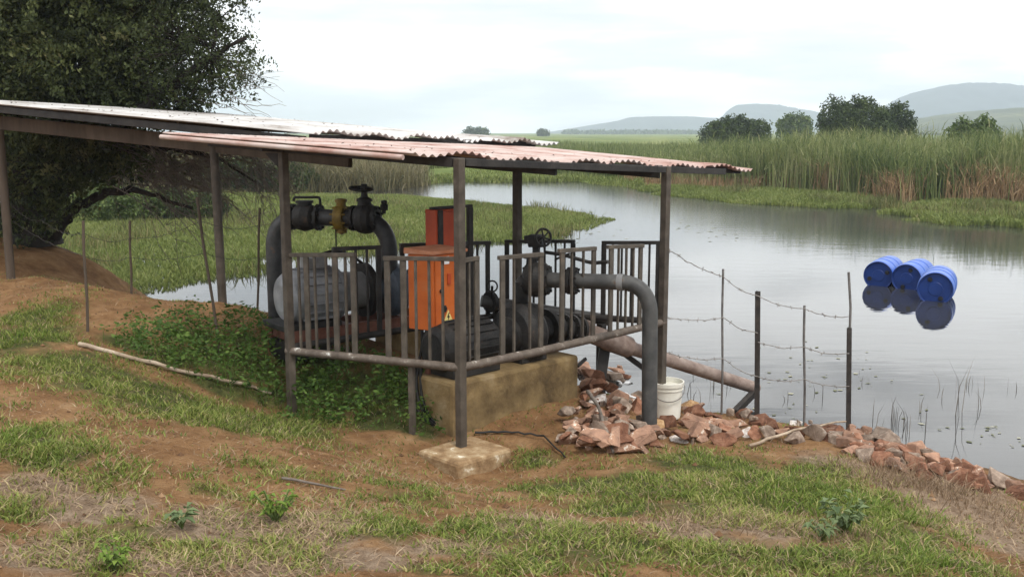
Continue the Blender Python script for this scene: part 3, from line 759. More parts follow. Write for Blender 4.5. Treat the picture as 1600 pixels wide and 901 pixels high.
def floating_mat(name, label, pxs, n, h=0.25, w=0.035):
    poly = [G(a, b, 0.0)[:2] for a, b in pxs]
    p = poly_points(poly, n)
    d = poly_dist(poly, p)
    keep = (d + (fbm(p[:, 0] * 0.9, p[:, 1] * 0.6, 55, 5) - 0.5) * 4.5) > 0.15
    p = p[keep]; d = d[keep]; m = len(p)
    hh = h * (0.5 + 0.9 * fbm(p[:, 0] * 0.5, p[:, 1] * 0.5, 61, 3)) * rng.uniform(0.5, 1.3, m) * np.clip(0.35 + d / 1.5, 0.3, 1)
    o = blades(name, np.stack([p[:, 0], p[:, 1], np.full(m, -0.01)], 1), hh, w * rng.uniform(0.7, 1.5, m), hh * np.abs(rng.normal(0.5, 0.4, m)), rng.uniform(0, 2 * np.pi, m), np.clip(rng.normal(0.45, 0.17, m), 0, 1), MAT_GRASS)
    return tag(o, label, 'water plants', kind='stuff')
floating_mat('floating_grass', 'bright green floating grass spreading over the water behind the pumps',
             [(-60, 330), (-20, 400), (90, 440), (200, 462), (300, 452), (340, 444), (420, 428), (470, 404), (620, 396), (700, 391), (780, 383), (880, 374), (962, 343), (935, 333), (870, 326), (760, 317), (640, 306), (450, 302), (250, 301), (100, 304)], 170000, 0.15, 0.024)
floating_mat('floating_grass', 'strip of green floating grass in front of the far reed bed',
             [(985, 294), (1060, 289), (1200, 292), (1330, 303), (1400, 314), (1395, 328), (1330, 330), (1200, 322), (1100, 314), (1010, 303)], 52000, 0.22, 0.04)
floating_mat('floating_grass', 'wide patch of green floating grass at the far right water edge',
             [(1355, 334), (1450, 351), (1600, 360), (1760, 364), (1760, 310), (1500, 313), (1400, 320)], 46000, 0.22, 0.04)
floating_mat('floating_grass', 'flat green grass round the head of the river bend', [(620, 292), (690, 286), (900, 285), (985, 294), (1060, 290), (1000, 280), (900, 264), (760, 264), (680, 276)], 24000, 0.35, 0.07)

marsh([(60, 345), (110, 425), (250, 446), (330, 442), (420, 426), (620, 394), (780, 381), (880, 372), (945, 343), (870, 326), (640, 306), (250, 301), (100, 304)], 9000, 0.32, 'darker brownish sedge growing in clumps through the floating grass behind the pumps')
marsh([(1060, 290), (1330, 304), (1400, 315), (1600, 313), (1760, 312), (1760, 350), (1600, 350), (1450, 342), (1365, 326), (1200, 312), (1060, 303)], 6000, 0.45, 'brownish sedge clumps in the green strips below the far reed bed')

# ------------------------------------------------------------------ shelter geometry
U = np.array((-0.897, 0.442, 0.0)); V = np.array((0.717, 0.697, 0.0)); ZV = np.array((0, 0, 1.0))
P3 = np.array((-0.38, 7.2, 0)); PL = np.array((-1.80, 7.9, 0)); P4 = np.array((1.37, 8.9, 0)); PB = np.array((0.05, 9.5, 0))
def roof_sheet(A, B, C, D, pitch, amp, thick=0.004, ragged=0.05, seed=1, sub=None):
    """Corrugated sheet on corners A (near), B (left), C (right), D (far); ridges run from the A-C edge to the B-D edge."""
    A, B, C, D = [np.array(q, float) for q in (A, B, C, D)]
    n = int(np.linalg.norm(C - A) / pitch * 8); m = 24
    mb = MB()
    rr = random.Random(seed)
    jag = {}
    vs_ = []
    for i in range(n + 1):
        s_ = i / n
        sheet = int(s_ * 6)
        if sheet not in jag:
            jag[sheet] = (rr.uniform(0, ragged), rr.uniform(-0.012, 0.012))
        ja, jz = jag[sheet]
        for j in range(m + 1):
            t = j / m
            tt = t if j else -ja / np.linalg.norm(B - A)
            p = (A * (1 - s_) + C * s_) * (1 - tt) + (B * (1 - s_) + D * s_) * tt
            bend = (1 - t) ** 6 * (0.02 * math.sin(s_ * 41 + seed) + 0.015 * math.sin(s_ * 17))
            p = p + ZV * (amp * math.sin(2 * math.pi * i / 8) + jz * (1 - t) + bend * 0.8)
            vs_.append(p)
    k = m + 1
    faces = [(i * k + j, (i + 1) * k + j, (i + 1) * k + j + 1, i * k + j + 1) for i in range(n) for j in range(m)]
    off = len(vs_)
    mb.add(vs_ + [p - ZV * thick for p in vs_], faces + [tuple(off + q for q in f[::-1]) for f in faces]
           + [(i * k, off + i * k, off + (i + 1) * k, (i + 1) * k) for i in range(n)] + [(i * k + m, (i + 1) * k + m, off + (i + 1) * k + m, off + i * k + m) for i in range(n)]
           + [(j, j + 1, off + j + 1, off + j) for j in range(m)] + [(n * k + j, off + n * k + j, off + n * k + j + 1, n * k + j + 1) for j in range(m)], True)
    return mb

# front shelter: rusty pink sheet on four square posts
fs = thing('pump_shelter', (P3[0], P3[1], 0.43), 'low open shelter with rusty pink corrugated roof over the orange cabinet and railings', 'shelter')
fA = np.array((-0.70, 6.98, 2.655)); fB = np.array((-2.79, 8.04, 2.795)); fC = np.array((2.32, 9.92, 2.455)); fD = np.array((0.21, 10.96, 2.64))
pink = roof_sheet(fA, fB, fC, fD, 0.076, 0.011, seed=3, ragged=0.07).link('roof_sheet', PINK_ROOF, fs)
def roof_z(x, y, A, B, C):
    M_ = np.linalg.solve(np.array([[B[0] - A[0], C[0] - A[0]], [B[1] - A[1], C[1] - A[1]]]), np.array([x - A[0], y - A[1]]))
    return A[2] + M_[0] * (B[2] - A[2]) + M_[1] * (C[2] - A[2])
fz = lambda p: roof_z(p[0], p[1], fA, fB, fC)
for pt, zb, wd in ((P3, 0.40, 0.064), (PL, 0.45, 0.062), (P4, 0.25, 0.066), (PB, 0.0, 0.068)):
    zt = fz(pt) - 0.016
    mb = MB().bar((pt[0], pt[1], zb), (pt[0], pt[1], zt), wd, wd, V)
    mb.link('post', GREY_STEEL, fs, 0.006)
# beams under the sheet along the post lines, and purlins
mb = MB(); a = PL + U * 0.75; b = P3 + U * 0.045
def on_roof(p, dz): return np.array((p[0], p[1], fz(p) + dz))
mb.bar(on_roof(a, -0.05), on_roof(b, -0.05), 0.05, 0.07, np.cross(U, ZV)); mb.link('beam', DARK_STEEL, fs, 0.004)
mb = MB(); mb.bar(on_roof(P3 + V * 0.045, -0.045), on_roof(P4 + V * 0.9, -0.045), 0.05, 0.055, np.cross(V, ZV)); mb.link('beam', DARK_STEEL, fs, 0.004)
mb = MB(); mb.bar(on_roof(PL - V * 0.2, -0.052), on_roof(PB + V * 0.5, -0.052), 0.05, 0.06, np.cross(V, ZV)); mb.link('beam', DARK_STEEL, fs, 0.004)
for f in (0.45, 1.0):
    mb = MB(); c0 = P3 + (P4 - P3) * f; mb.bar(on_roof(c0 + U * 0.06, -0.10), on_roof(c0 + U * 1.6, -0.10), 0.045, 0.05, np.cross(U, ZV)); mb.link('purlin', DARK_STEEL, fs, 0.004)
mb = MB(); mb.bar(on_roof(fA + (fC - fA) * 0.10 + U * 0.03, -0.040), on_roof(fA + (fC - fA) * 0.985 + U * 0.03, -0.036), 0.02, 0.052, np.cross(V, ZV)); mb.link('shade_fascia', CAST_IRON, fs, 0.003)  # black strip added, standing in for the shaded sheet underside between crests
# rolled edge along the roof's left side, bracket at the left post
mb = MB(); mb.tube([fA + (fB - fA) * t + np.array((-0.015, -0.02, -0.03)) for t in (0.02, 0.25, 0.5, 0.75, 0.995)], 0.019, 10); mb.link('edge_tube', PINK_ROOF, fs)
mb = MB(); z0 = fz(PL)
mb.add([PL + V * 0.02 + ZV * (z0 - 0.23), PL + U * 0.02 + V * 0.02 + ZV * (z0 - 0.09), PL + U * 0.16 + V * 0.02 + ZV * (z0 - 0.09),
        PL - V * 0.02 + ZV * (z0 - 0.23), PL + U * 0.02 - V * 0.02 + ZV * (z0 - 0.09), PL + U * 0.16 - V * 0.02 + ZV * (z0 - 0.09)],
       [(0, 1, 2), (5, 4, 3), (0, 3, 4, 1), (1, 4, 5, 2), (2, 5, 3, 0)]); mb.link('gusset', DARK_STEEL, fs)

# rear shelter: pale sheet on two leaning posts and a long beam
rA = np.array((-1.82, 9.0, 2.80)); rB = np.array((-6.75, 11.43, 3.20)); rC = np.array((0.45, 11.2, 2.69)); rD = rB + (rC - rA) * 1.0
p10 = P(18, 445, 11.4); p347 = P(348, 470, 10.0)
bs = thing('rear_shelter', (p347[0], p347[1], p347[2]), 'open shelter with pale silver corrugated roof behind the pink one, below the big tree', 'shelter')
roof_sheet(rA, rB, rC, rD, 0.076, 0.013, seed=5, ragged=0.10).link('roof_sheet', SILVER_ROOF, bs)
rz = lambda p: roof_z(p[0], p[1], rA, rB, rC)
t0 = P(6, 180, 11.4)
mb = MB(); mb.tube([(p10[0], p10[1], p10[2] - 0.3), (p10[0], p10[1], rz(p10) - 0.14)], 0.048, 10); mb.link('post', TIMBER, bs)
mb = MB(); mb.tube([(p347[0], p347[1], p347[2] - 0.3), (p347[0] - 0.02, p347[1], rz(p347) - 0.14)], 0.045, 12); mb.link('post', GREY_STEEL, bs)
pr = np.array((0.0, 11.3, 0.0))
ba = p347 + U * 4.2; bb = p347 - U * 1.62
zb_ = lambda p: rz(p) - 0.20
mb = MB(); mb.bar((ba[0], ba[1], zb_(ba) - 0.02), (bb[0], bb[1], zb_(bb) - 0.03), 0.06, 0.15, np.cross(U, ZV)); mb.link('beam', TIMBER, bs, 0.006)
def on_rear(p, dz): return np.array((p[0], p[1], rz(p) + dz))
mb = MB(); mb.bar(on_rear(rA + (rC - rA) * 0.02 + U * 0.05, -0.062), on_rear(rA + (rC - rA) * 0.93 + U * 0.05, -0.05), 0.04, 0.09, np.cross(V, ZV)); mb.link('shade_fascia', DARK_STEEL, bs, 0.004)  # dark strip added for the shaded underside at the sheet ends
mb = MB(); mb.bar(on_rear(rA + V * 0.06 + U * 0.1, -0.075), on_rear(rA + V * 0.06 + U * 5.2, -0.055), 0.04, 0.07, np.cross(U, ZV)); mb.link('shade_fascia', DARK_STEEL, bs, 0.004)  # dark strip added where only the unlit space under the roof shows
for k, f in enumerate((0.3, 1.4, 2.5, 3.6)):
    c0 = p347 + U * f
    mb = MB(); mb.bar((c0[0] - V[0] * 0.15, c0[1] - V[1] * 0.15, rz(c0 - V * 0.15) - 0.055), (c0[0] + V[0] * 2.2, c0[1] + V[1] * 2.2, rz(c0 + V * 2.2) - 0.055), 0.05, 0.07, np.cross(V, ZV)); mb.link('purlin', TIMBER, bs, 0.004)

# dead leaves and grit lying on the two roofs
LITTER = leafy('dead_leaf', [(0.0, (0.02, 0.013, 0.008)), (1.0, (0.11, 0.06, 0.035))], trans=0)
def roof_litter(label, A, B, C, n, dz, far_bias):
    fq = []
    for k in range(n):
        a, b = random.random(), random.random() ** far_bias
        p = A + (C - A) * a + (B - A) * b * 0.97
        L = random.uniform(0.006, 0.02); t_ = random.uniform(0, 6.28)
        e = np.array((math.cos(t_), math.sin(t_), random.uniform(-0.3, 0.5))) * L; f = np.array((-math.sin(t_), math.cos(t_), random.uniform(-0.2, 0.4))) * L * 0.6
        c = p + ZV * (dz + 0.008); fq.append([c - e, c + f, c + e, c - f])
    tag(quads('leaf_litter', np.array(fq), rng.random(n), LITTER), label, 'leaf litter', kind='stuff')
roof_litter('dead leaves and grit scattered on the pink roof', fA, fB, fC, 160, 0.012, 1.0)
roof_litter('dead leaves and twigs scattered on the silver roof', rA, rB, rC, 210, 0.014, 1.0)

# concrete footing under the front corner post
ft = MB().box((P3[0] + 0.03, P3[1] - 0.06, 0.325), (0.54, 0.46, 0.30), V)
o = ft.link('concrete_footing', FOOTING, bevel=0.025); tag(o, 'low limewashed concrete block under the nearest shelter post', 'footing')

# ------------------------------------------------------------------ railings
def rail_line(a, b, f):
    return np.array(a) + (np.array(b) - np.array(a)) * f
def px_on(a, b, px):
    """Fraction along the ground line a-b that is seen at a pixel column (height about 1.5)."""
    fs_ = np.linspace(-0.6, 1.6, 4000)
    q = a[None, :] + (b - a)[None, :] * fs_[:, None]
    X = pix(q[:, 0], q[:, 1], 1.5)[0]
    return fs_[np.argmin(np.abs(X - px))]
def panel(root, a, b, px0, px1, zt0, zt1, zb0, zb1, wide, thin, mat, toptube=True, out=0.0):
    """A barred panel: top rail, wide flat uprights and thin bars at the pixel columns given."""
    d = (b - a) / np.linalg.norm(b - a); nrm = np.cross(d, ZV)
    a = a + nrm * out; b = b + nrm * out
    f0, f1 = px_on(a, b, px0), px_on(a, b, px1)
    q0, q1 = rail_line(a, b, f0), rail_line(a, b, f1)
    zt = lambda f: zt0 + (zt1 - zt0) * (f - f0) / (f1 - f0)
    zb = lambda f: zb0 + (zb1 - zb0) * (f - f0) / (f1 - f0)
    m_ = MB().bar(q0 + ZV * zt0, q1 + ZV * zt1, 0.032, 0.032, nrm)
    fr = m_.link('panel', mat, root, 0.003)
    for px in wide:
        f = px_on(a, b, px); q = rail_line(a, b, f)
        MB().bar(q + ZV * zb(f), q + ZV * (zt(f) - 0.017), 0.046, 0.02, d).link('upright', mat, fr, 0.003)
    for px in thin:
        f = px_on(a, b, px); q = rail_line(a, b, f)
        MB().bar(q + ZV * zb(f), q + ZV * (zt(f) - 0.017), 0.017, 0.017, d).link('bar', mat, fr)
    return fr
def zat(px, py, q):                     # height at which the pixel row py is met over ground point q
    return P(px, py, q[1])[2]
zbL, zb3, zb4 = zat(452, 548, PL), zat(718, 574, P3), zat(1036, 503, P4)
rl = thing('railing', (PL[0], PL[1], 0.6), 'short grey barred railing between left front post and corner post, before the orange cabinet', 'railing', 'railings round the pump platform')
mb = MB().tube([PL + ZV * zbL + U * 0.03, P3 + ZV * zb3 - U * 0.02], 0.033, 14); mb.link('bottom_rail', RAIL_STEEL, rl)
panel(rl, PL, P3, 455, 557, zat(457, 398, PL), zat(557, 398, rail_line(PL, P3, 0.42)), zbL + 0.02, zb3 + 0.0, (480, 525, 553), (468, 493, 511, 541), PANEL_STEEL)
fB0 = rail_line(PL, P3, 0.58)
panel(rl, PL, P3, 601, 712, zat(601, 403, fB0), zat(712, 405, P3), zbL * 0.5 + zb3 * 0.5 + 0.02, zb3 + 0.02, (606, 631), (650, 671, 692), PANEL_STEEL)
lg = rail_line(PL, P3, px_on(PL, P3, 641))
MB().bar((lg[0], lg[1] + 0.02, 0.42), (lg[0], lg[1] + 0.02, zb3 + 0.0), 0.042, 0.042, U).link('leg', PANEL_STEEL, rl, 0.004)
rr_ = thing('railing', (P4[0], P4[1], 0.6), 'long grey barred railing from corner post to the bucket post, its bottom rail splashed white', 'railing', 'railings round the pump platform')
mb = MB().tube([P3 + ZV * zb3 + V * 0.02, P3 + (P4 - P3) * 0.33 + ZV * (zb3 * 0.67 + zb4 * 0.33 - 0.012), P3 + (P4 - P3) * 0.7 + ZV * (zb3 * 0.3 + zb4 * 0.7 - 0.008), P4 + ZV * zb4 + V * 0.02], 0.034, 14); mb.link('bottom_rail', RAIL_STEEL, rr_)
zf = lambda f: zb3 + (zb4 - zb3) * f
def rp(px0, px1, y0, y1, wide, thin):
    f0, f1 = px_on(P3, P4, px0), px_on(P3, P4, px1)
    panel(rr_, P3, P4, px0, px1, zat(px0, y0, rail_line(P3, P4, f0)), zat(px1, y1, rail_line(P3, P4, f1)), zf(f0) + 0.015, zf(f1) + 0.015, wide, thin, PANEL_STEEL)
rp(722, 748, 407, 403, (745,), (733,))
rp(779, 848, 403, 397, (785, 845), (803, 828))
rp(872, 930, 392, 388, (878, 927), (893, 911))
rp(948, 1004, 386, 384, (954, 1000), (966, 978, 989))
rb_ = thing('railing', (PB[0], PB[1], 0.6), 'dark rear railing of four barred panels against the bright water', 'railing', 'railings round the pump platform')
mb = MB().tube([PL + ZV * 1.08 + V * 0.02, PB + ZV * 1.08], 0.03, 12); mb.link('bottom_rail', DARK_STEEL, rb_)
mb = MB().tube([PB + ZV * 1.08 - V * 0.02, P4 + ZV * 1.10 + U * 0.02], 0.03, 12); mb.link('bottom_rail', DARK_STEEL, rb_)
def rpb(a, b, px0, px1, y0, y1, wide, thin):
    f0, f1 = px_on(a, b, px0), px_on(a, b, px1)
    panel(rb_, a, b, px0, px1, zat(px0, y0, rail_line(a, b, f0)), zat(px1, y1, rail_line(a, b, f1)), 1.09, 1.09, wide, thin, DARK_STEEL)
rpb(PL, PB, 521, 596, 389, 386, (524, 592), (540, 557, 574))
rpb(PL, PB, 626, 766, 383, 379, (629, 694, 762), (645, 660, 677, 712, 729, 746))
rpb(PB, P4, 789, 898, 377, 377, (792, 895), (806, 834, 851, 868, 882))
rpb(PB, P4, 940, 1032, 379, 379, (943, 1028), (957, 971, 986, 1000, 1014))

# ------------------------------------------------------------------ concrete plinth
pl0 = np.array((-0.56, 7.40, 0)); 
c_ = pl0 + V * 0.87 + np.array((-0.697, 0.717, 0)) * 0.23
mb = MB().box((c_[0], c_[1], 0.56), (1.46, 0.46, 0.64), V)
bm_o = mb.link('concrete_plinth', CONCRETE, bevel=0.03); tag(bm_o, 'large earth-stained concrete plinth carrying the pump, beside the heap of rocks', 'plinth')

# ------------------------------------------------------------------ left pump set with the tall arched pipe
d1 = np.array((0.795, 0.606, 0.0)); n1 = np.array((-0.606, 0.795, 0))
m0 = P(438, 466, 8.62)
ps = thing('motor_pump', (m0[0] + 0.6, m0[1] + 0.45, 0.95), 'light grey motor and blue-grey pump on a red-brown frame behind the left railing', 'pump')
fz0 = m0[2] - 0.255
mb = MB()
for s_ in (-0.2, 0.2):
    mb.bar(m0 + d1 * -0.02 + n1 * s_ + ZV * (fz0 - m0[2] - 0.06), m0 + d1 * 1.75 + n1 * s_ + ZV * (fz0 - m0[2] - 0.06), 0.07, 0.11, n1)
for t in (0.02, 0.6, 1.2, 1.70):
    mb.bar(m0 + d1 * t - n1 * 0.17 + ZV * (fz0 - m0[2] - 0.065), m0 + d1 * t + n1 * 0.17 + ZV * (fz0 - m0[2] - 0.065), 0.06, 0.08, d1)
mb.link('base_frame', RED_FRAME, ps, 0.004)
mb = MB().box(m0 + d1 * 0.20 + ZV * (fz0 - m0[2] + 0.018), (0.55, 0.46, 0.05), d1)
mb.box(m0 + d1 * 0.16 + ZV * (fz0 - m0[2] - 0.20), (0.40, 0.38, 0.16), d1); mb.link('mounting_block', BLACK_PLASTIC, ps, 0.006)
mb = MB().box(m0 + d1 * 1.2 + ZV * (fz0 - m0[2] - 0.36), (0.25, 0.5, 0.5), d1); mb.link('pier', CONCRETE, ps, 0.01)
mb = MB().lathe(m0, d1, [(-0.005, 0.0), (0.0, 0.12), (0.02, 0.19), (0.06, 0.22), (0.12, 0.235), (0.5, 0.235), (0.5, 0.245), (0.53, 0.245), (0.53, 0.20), (0.56, 0.19)], 36)
mo = mb.link('motor', MOTOR_GREY, ps)
mb = MB()
for k in range(18):
    a_ = 2 * math.pi * k / 18
    e = math.cos(a_) * ZV + math.sin(a_) * n1
    mb.bar(m0 + d1 * 0.14 + e * 0.242, m0 + d1 * 0.49 + e * 0.242, 0.008, 0.03, np.cross(d1, e))
mb.link('fin', MOTOR_GREY, mo)
MB().box(m0 + d1 * 0.30 + ZV * 0.30 - n1 * 0.05, (0.18, 0.16, 0.10), d1).link('terminal_box', MOTOR_MID, mo, 0.008)
mb = MB().lathe(m0, d1, [(0.56, 0.0), (0.56, 0.19), (0.80, 0.17), (0.80, 0.0)], 28); mb.link('bearing_housing', MOTOR_MID, ps)
mb = MB().lathe(m0, d1, [(0.80, 0.0), (0.80, 0.25), (0.86, 0.25), (0.86, 0.0)], 28); mb.link('flange', CAST_IRON, ps)
mb = MB().lathe(m0 - ZV * 0.02, d1, [(0.86, 0.08), (1.0, 0.10), (1.02, 0.17), (1.06, 0.235), (1.12, 0.26), (1.2, 0.235), (1.25, 0.15), (1.34, 0.11), (1.34, 0.17), (1.38, 0.17), (1.38, 0.0)], 28); mb.link('pump_casing', PUMP_BLUE, ps)
mb = MB().tube(fillet([m0 + d1 * 0.36 + ZV * 0.34, m0 + d1 * 0.55 + ZV * 0.40, m0 + d1 * 0.85 + ZV * 0.24, m0 + d1 * 0.95], 0.1), 0.014, 7); mb.link('cable', BLACK_PLASTIC, ps)

rp_top = P(607, 342, 9.22)
lg_b = P(432, 492, 9.5); zt_ = rp_top[2]
ap = thing('arched_pipe', (lg_b[0], lg_b[1], lg_b[2] - 0.1), 'tall dark arched pipe with valves, rising from the pump and dropping into the bank', 'pipe')
L_top = np.array((lg_b[0], lg_b[1], zt_)); R_top = np.array((rp_top[0], rp_top[1], zt_)); 
mb = MB().tube(fillet([np.array((L_top[0], L_top[1], lg_b[2] - 0.3)), L_top, R_top, np.array((R_top[0], R_top[1], 1.45))], 0.27, 10), 0.078, 20); mb.link('pipe', PIPE_DARK, ap)
ax = (R_top - L_top) / np.linalg.norm(R_top - L_top)
def along(px): return L_top + (R_top - L_top) * (px - 432) / (607 - 432)
mb = MB()
for px in (463, 503):
    mb.lathe(along(px) - ax * 0.015, ax, [(0, 0.07), (0, 0.125), (0.03, 0.125), (0.03, 0.07)], 22).bolts(along(px), ax, 0.105, 0.032)
mb.lathe(along(465), ax, [(0, 0.08), (0.03, 0.115), (0.11, 0.135), (0.19, 0.115), (0.22, 0.08)], 20)
mb.lathe(along(482) + ZV * 0.1, ZV, [(0, 0.07), (0.035, 0.07), (0.035, 0.085), (0.055, 0.085), (0.055, 0.0)], 16)
cv = mb.link('check_valve', CAST_IRON, ap)
MB().tube(fillet([along(465) + ZV * 0.15, along(466) + ZV * 0.185, along(505) + ZV * 0.19, along(506) + ZV * 0.10], 0.02, 3), 0.013, 8).link('lever', CAST_IRON, cv)
mb = MB().lathe(along(530), ax, [(0, 0.06), (0, 0.115), (0.025, 0.12), (0.07, 0.12), (0.09, 0.115), (0.09, 0.06)], 22)
mb.lathe(along(537) + ZV * 0.10, ZV, [(0, 0.045), (0.05, 0.045), (0.05, 0.06), (0.075, 0.055), (0.085, 0.0)], 14)
mb.lathe(along(537) - ZV * 0.10, -ZV, [(0, 0.05), (0.04, 0.05), (0.04, 0.04), (0.06, 0.0)], 14)
mb.bolts(along(530) + ax * 0.045, ax, 0.104, 0.075, 8, 0.009)
mb.link('yellow_valve', YELLOW_IRON, ap)
MB().tube([along(528) - ZV * 0.08, along(528) - ZV * 0.30], 0.007, 6).link('drain_rod', CAST_IRON, ap)
mb = MB().lathe(along(558), ax, [(-0.03, 0.07), (-0.03, 0.12), (0.0, 0.12), (0.0, 0.10), (0.04, 0.135), (0.10, 0.145), (0.16, 0.135), (0.19, 0.10), (0.19, 0.12), (0.22, 0.12), (0.22, 0.07)], 22)
mb.lathe(along(572) + ZV * 0.12, ZV, [(0, 0.07), (0.04, 0.06), (0.04, 0.075), (0.06, 0.075), (0.08, 0.035), (0.17, 0.022), (0.17, 0.03), (0.20, 0.03), (0.20, 0.0)], 14)
mb.bolts(along(558) - ax * 0.015, ax, 0.103, 0.035).bolts(along(558) + ax * 0.205, ax, 0.103, 0.035)
gv = mb.link('gate_valve', CAST_IRON, ap)
wc = along(570) + ZV * 0.275
hw = MB().ring(wc - ax * 0.02, ZV + ax * 0.08 - np.array((0, 0.1, 0)), 0.105, 0.010, 26, 8)
for k in range(3):
    a_ = k * math.pi / 3
    e = np.array((math.cos(a_), math.sin(a_), -0.06 * math.cos(a_)))
    hw.tube([wc - ax * 0.02 - e * 0.105, wc - ax * 0.02 + e * 0.105], 0.008, 6)
hw.link('hand_wheel', CAST_IRON, gv)
mb = MB().tube([along(600) + ZV * 0.05, along(601) + ZV * 0.10], 0.02, 10)
mb.lathe(along(601) + ZV * 0.08, ZV, [(0, 0.02), (0.0, 0.034), (0.05, 0.038), (0.06, 0.026), (0.085, 0.03), (0.095, 0.0)], 12); mb.link('air_valve', CAST_IRON, ap)

# ------------------------------------------------------------------ cabinets
def cab(c, wu, wv, z0, z1):            # near corner c; faces run along U (left face) and V (right face)
    return c, wu, wv, z0, z1
cn = P(676, 455, 7.72); cn = np.array((cn[0], cn[1], 0))
zt1, zb1 = P(676, 399, 7.72)[2], P(676, 517, 7.72)[2]
wu, wv = 0.225, 0.33
cc = cn + U * wu / 2 + V * wv / 2
cb = thing('control_cabinet', (cc[0], cc[1], 0.45), 'bright orange electrical cabinet with warning triangle behind the front railing', 'cabinet', )
nV = np.array((V[1], -V[0], 0))        # outward normal of the door side (the face that runs along V)
body = MB()
body.add([cn + ZV * zb1, cn + V * wv + ZV * zb1, cn + V * wv + U * wu + ZV * zb1, cn + U * wu + ZV * zb1,
          cn + ZV * zt1, cn + V * wv + ZV * zt1, cn + V * wv + U * wu + ZV * zt1, cn + U * wu + ZV * zt1],
         [(3, 2, 1, 0), (4, 5, 6, 7), (0, 1, 5, 4), (1, 2, 6, 5), (2, 3, 7, 6), (3, 0, 4, 7)])
body.link('body', ORANGE, cb, 0.006)
e_ = 0.02
lid = MB(); q0 = cn - U * e_ - V * e_; 
lid.add([q0 + ZV * (zt1 + 0.003), q0 + V * (wv + 2 * e_) + ZV * (zt1 + 0.003), q0 + V * (wv + 2 * e_) + U * (wu + 2 * e_) + ZV * (zt1 + 0.003), q0 + U * (wu + 2 * e_) + ZV * (zt1 + 0.003),
         q0 + ZV * (zt1 + 0.028), q0 + V * (wv + 2 * e_) + ZV * (zt1 + 0.028), q0 + V * (wv + 2 * e_) + U * (wu + 2 * e_) + ZV * (zt1 + 0.05), q0 + U * (wu + 2 * e_) + ZV * (zt1 + 0.05)],
        [(3, 2, 1, 0), (4, 5, 6, 7), (0, 1, 5, 4), (1, 2, 6, 5), (2, 3, 7, 6), (3, 0, 4, 7)])
lid.link('lid', ORANGE_LID, cb, 0.004)
h_ = zt1 - zb1
def face(v0, v1, h0, h1, off):          # a thin plate on the door side
    m_ = MB(); a = cn + nV * off
    return m_.bar(a + V * (v0 + v1) / 2 + ZV * (zb1 + h_ * h0), a + V * (v0 + v1) / 2 + ZV * (zb1 + h_ * h1), v1 - v0, 0.012, V)
dr = face(0.02, wv - 0.02, 0.03, 0.97, 0.007).link('door', ORANGE, cb, 0.004)
kn = MB().lathe(cn + nV * 0.012 + V * 0.075 + ZV * (zb1 + h_ * 0.52), nV, [(0, 0.016), (0.02, 0.016), (0.02, 0.0)], 12); kn.link('handle', BLACK_PLASTIC, dr)
kn = MB().lathe(cn + nV * 0.012 + V * 0.10 + ZV * (zb1 + h_ * 0.28), nV, [(0, 0.024), (0.018, 0.024), (0.018, 0.0)], 12); kn.bar(cn + nV * 0.034 + V * 0.10 + ZV * (zb1 + h_ * 0.24), cn + nV * 0.034 + V * 0.10 + ZV * (zb1 + h_ * 0.33), 0.012, 0.012, V); kn.link('switch', BLACK_PLASTIC, dr)
kn = MB().bar(cn + nV * 0.02 + V * 0.155 + ZV * (zb1 + h_ * 0.60), cn + nV * 0.02 + V * 0.155 + ZV * (zb1 + h_ * 0.74), 0.03, 0.01, V); kn.link('hinge_plate', RED_CABINET, dr)
st = MB().bar(cn + nV * 0.0150 + V * 0.135 + ZV * (zb1 + h_ * 0.87), cn + nV * 0.0150 + V * 0.135 + ZV * (zb1 + h_ * 0.97), 0.05, 0.004, V); st.link('sticker', WHITE, dr)
ta = cn + nV * 0.0150 + V * 0.145 + ZV * (zb1 + h_ * 0.06)
def tri(m_, c, wd, ht, d):
    p = [c - V * wd / 2, c + V * wd / 2, c + ZV * ht]
    m_.add(p + [q + nV * d for q in p], [(0, 1, 2)[::-1], (3, 4, 5), (0, 1, 4, 3), (1, 2, 5, 4), (2, 0, 3, 5)])
tr_ = MB(); tri(tr_, ta, 0.12, 0.12, 0.002); ws = tr_.link('warning_sign', YELLOW, dr)
bt = MB(); cbt = ta + nV * 0.003 + ZV * 0.022        # the lightning bolt
bolt = [(0.004, 0.075), (-0.014, 0.036), (-0.001, 0.036), (-0.008, 0.0), (0.016, 0.046), (0.003, 0.046), (0.014, 0.075)]
bt.add([cbt + V * a + ZV * b for a, b in bolt], [(0, 1, 2, 5), (5, 2, 3, 4), (0, 5, 6)]); bt.link('bolt_symbol', BLACK_PLASTIC, ws)
for (px, py) in ((640, 0), (690, 0)):
    pass
lgs = cn + U * wu * 0.5 + V * wv * 0.25
MB().bar((lgs[0], lgs[1], 0.42), (lgs[0], lgs[1], zb1 + 0.0), 0.05, 0.05, V).link('leg', RED_FRAME, cb, 0.004)
for k in range(3):
    s0 = cn + U * (0.05 + 0.04 * k) + V * 0.03
    pts = [s0 + ZV * (zb1 + 0.01), s0 + ZV * (zb1 - 0.2), s0 + U * 0.10 + ZV * (0.95 - 0.05 * k), s0 + U * 0.05 - V * 0.05 + ZV * 0.66, s0 - V * 0.1 - U * 0.12 + ZV * 0.50, s0 - U * 0.30 + ZV * 0.44]
    MB().tube(fillet(pts, 0.12, 5), 0.013, 7).link('cable', BLACK_PLASTIC, cb)

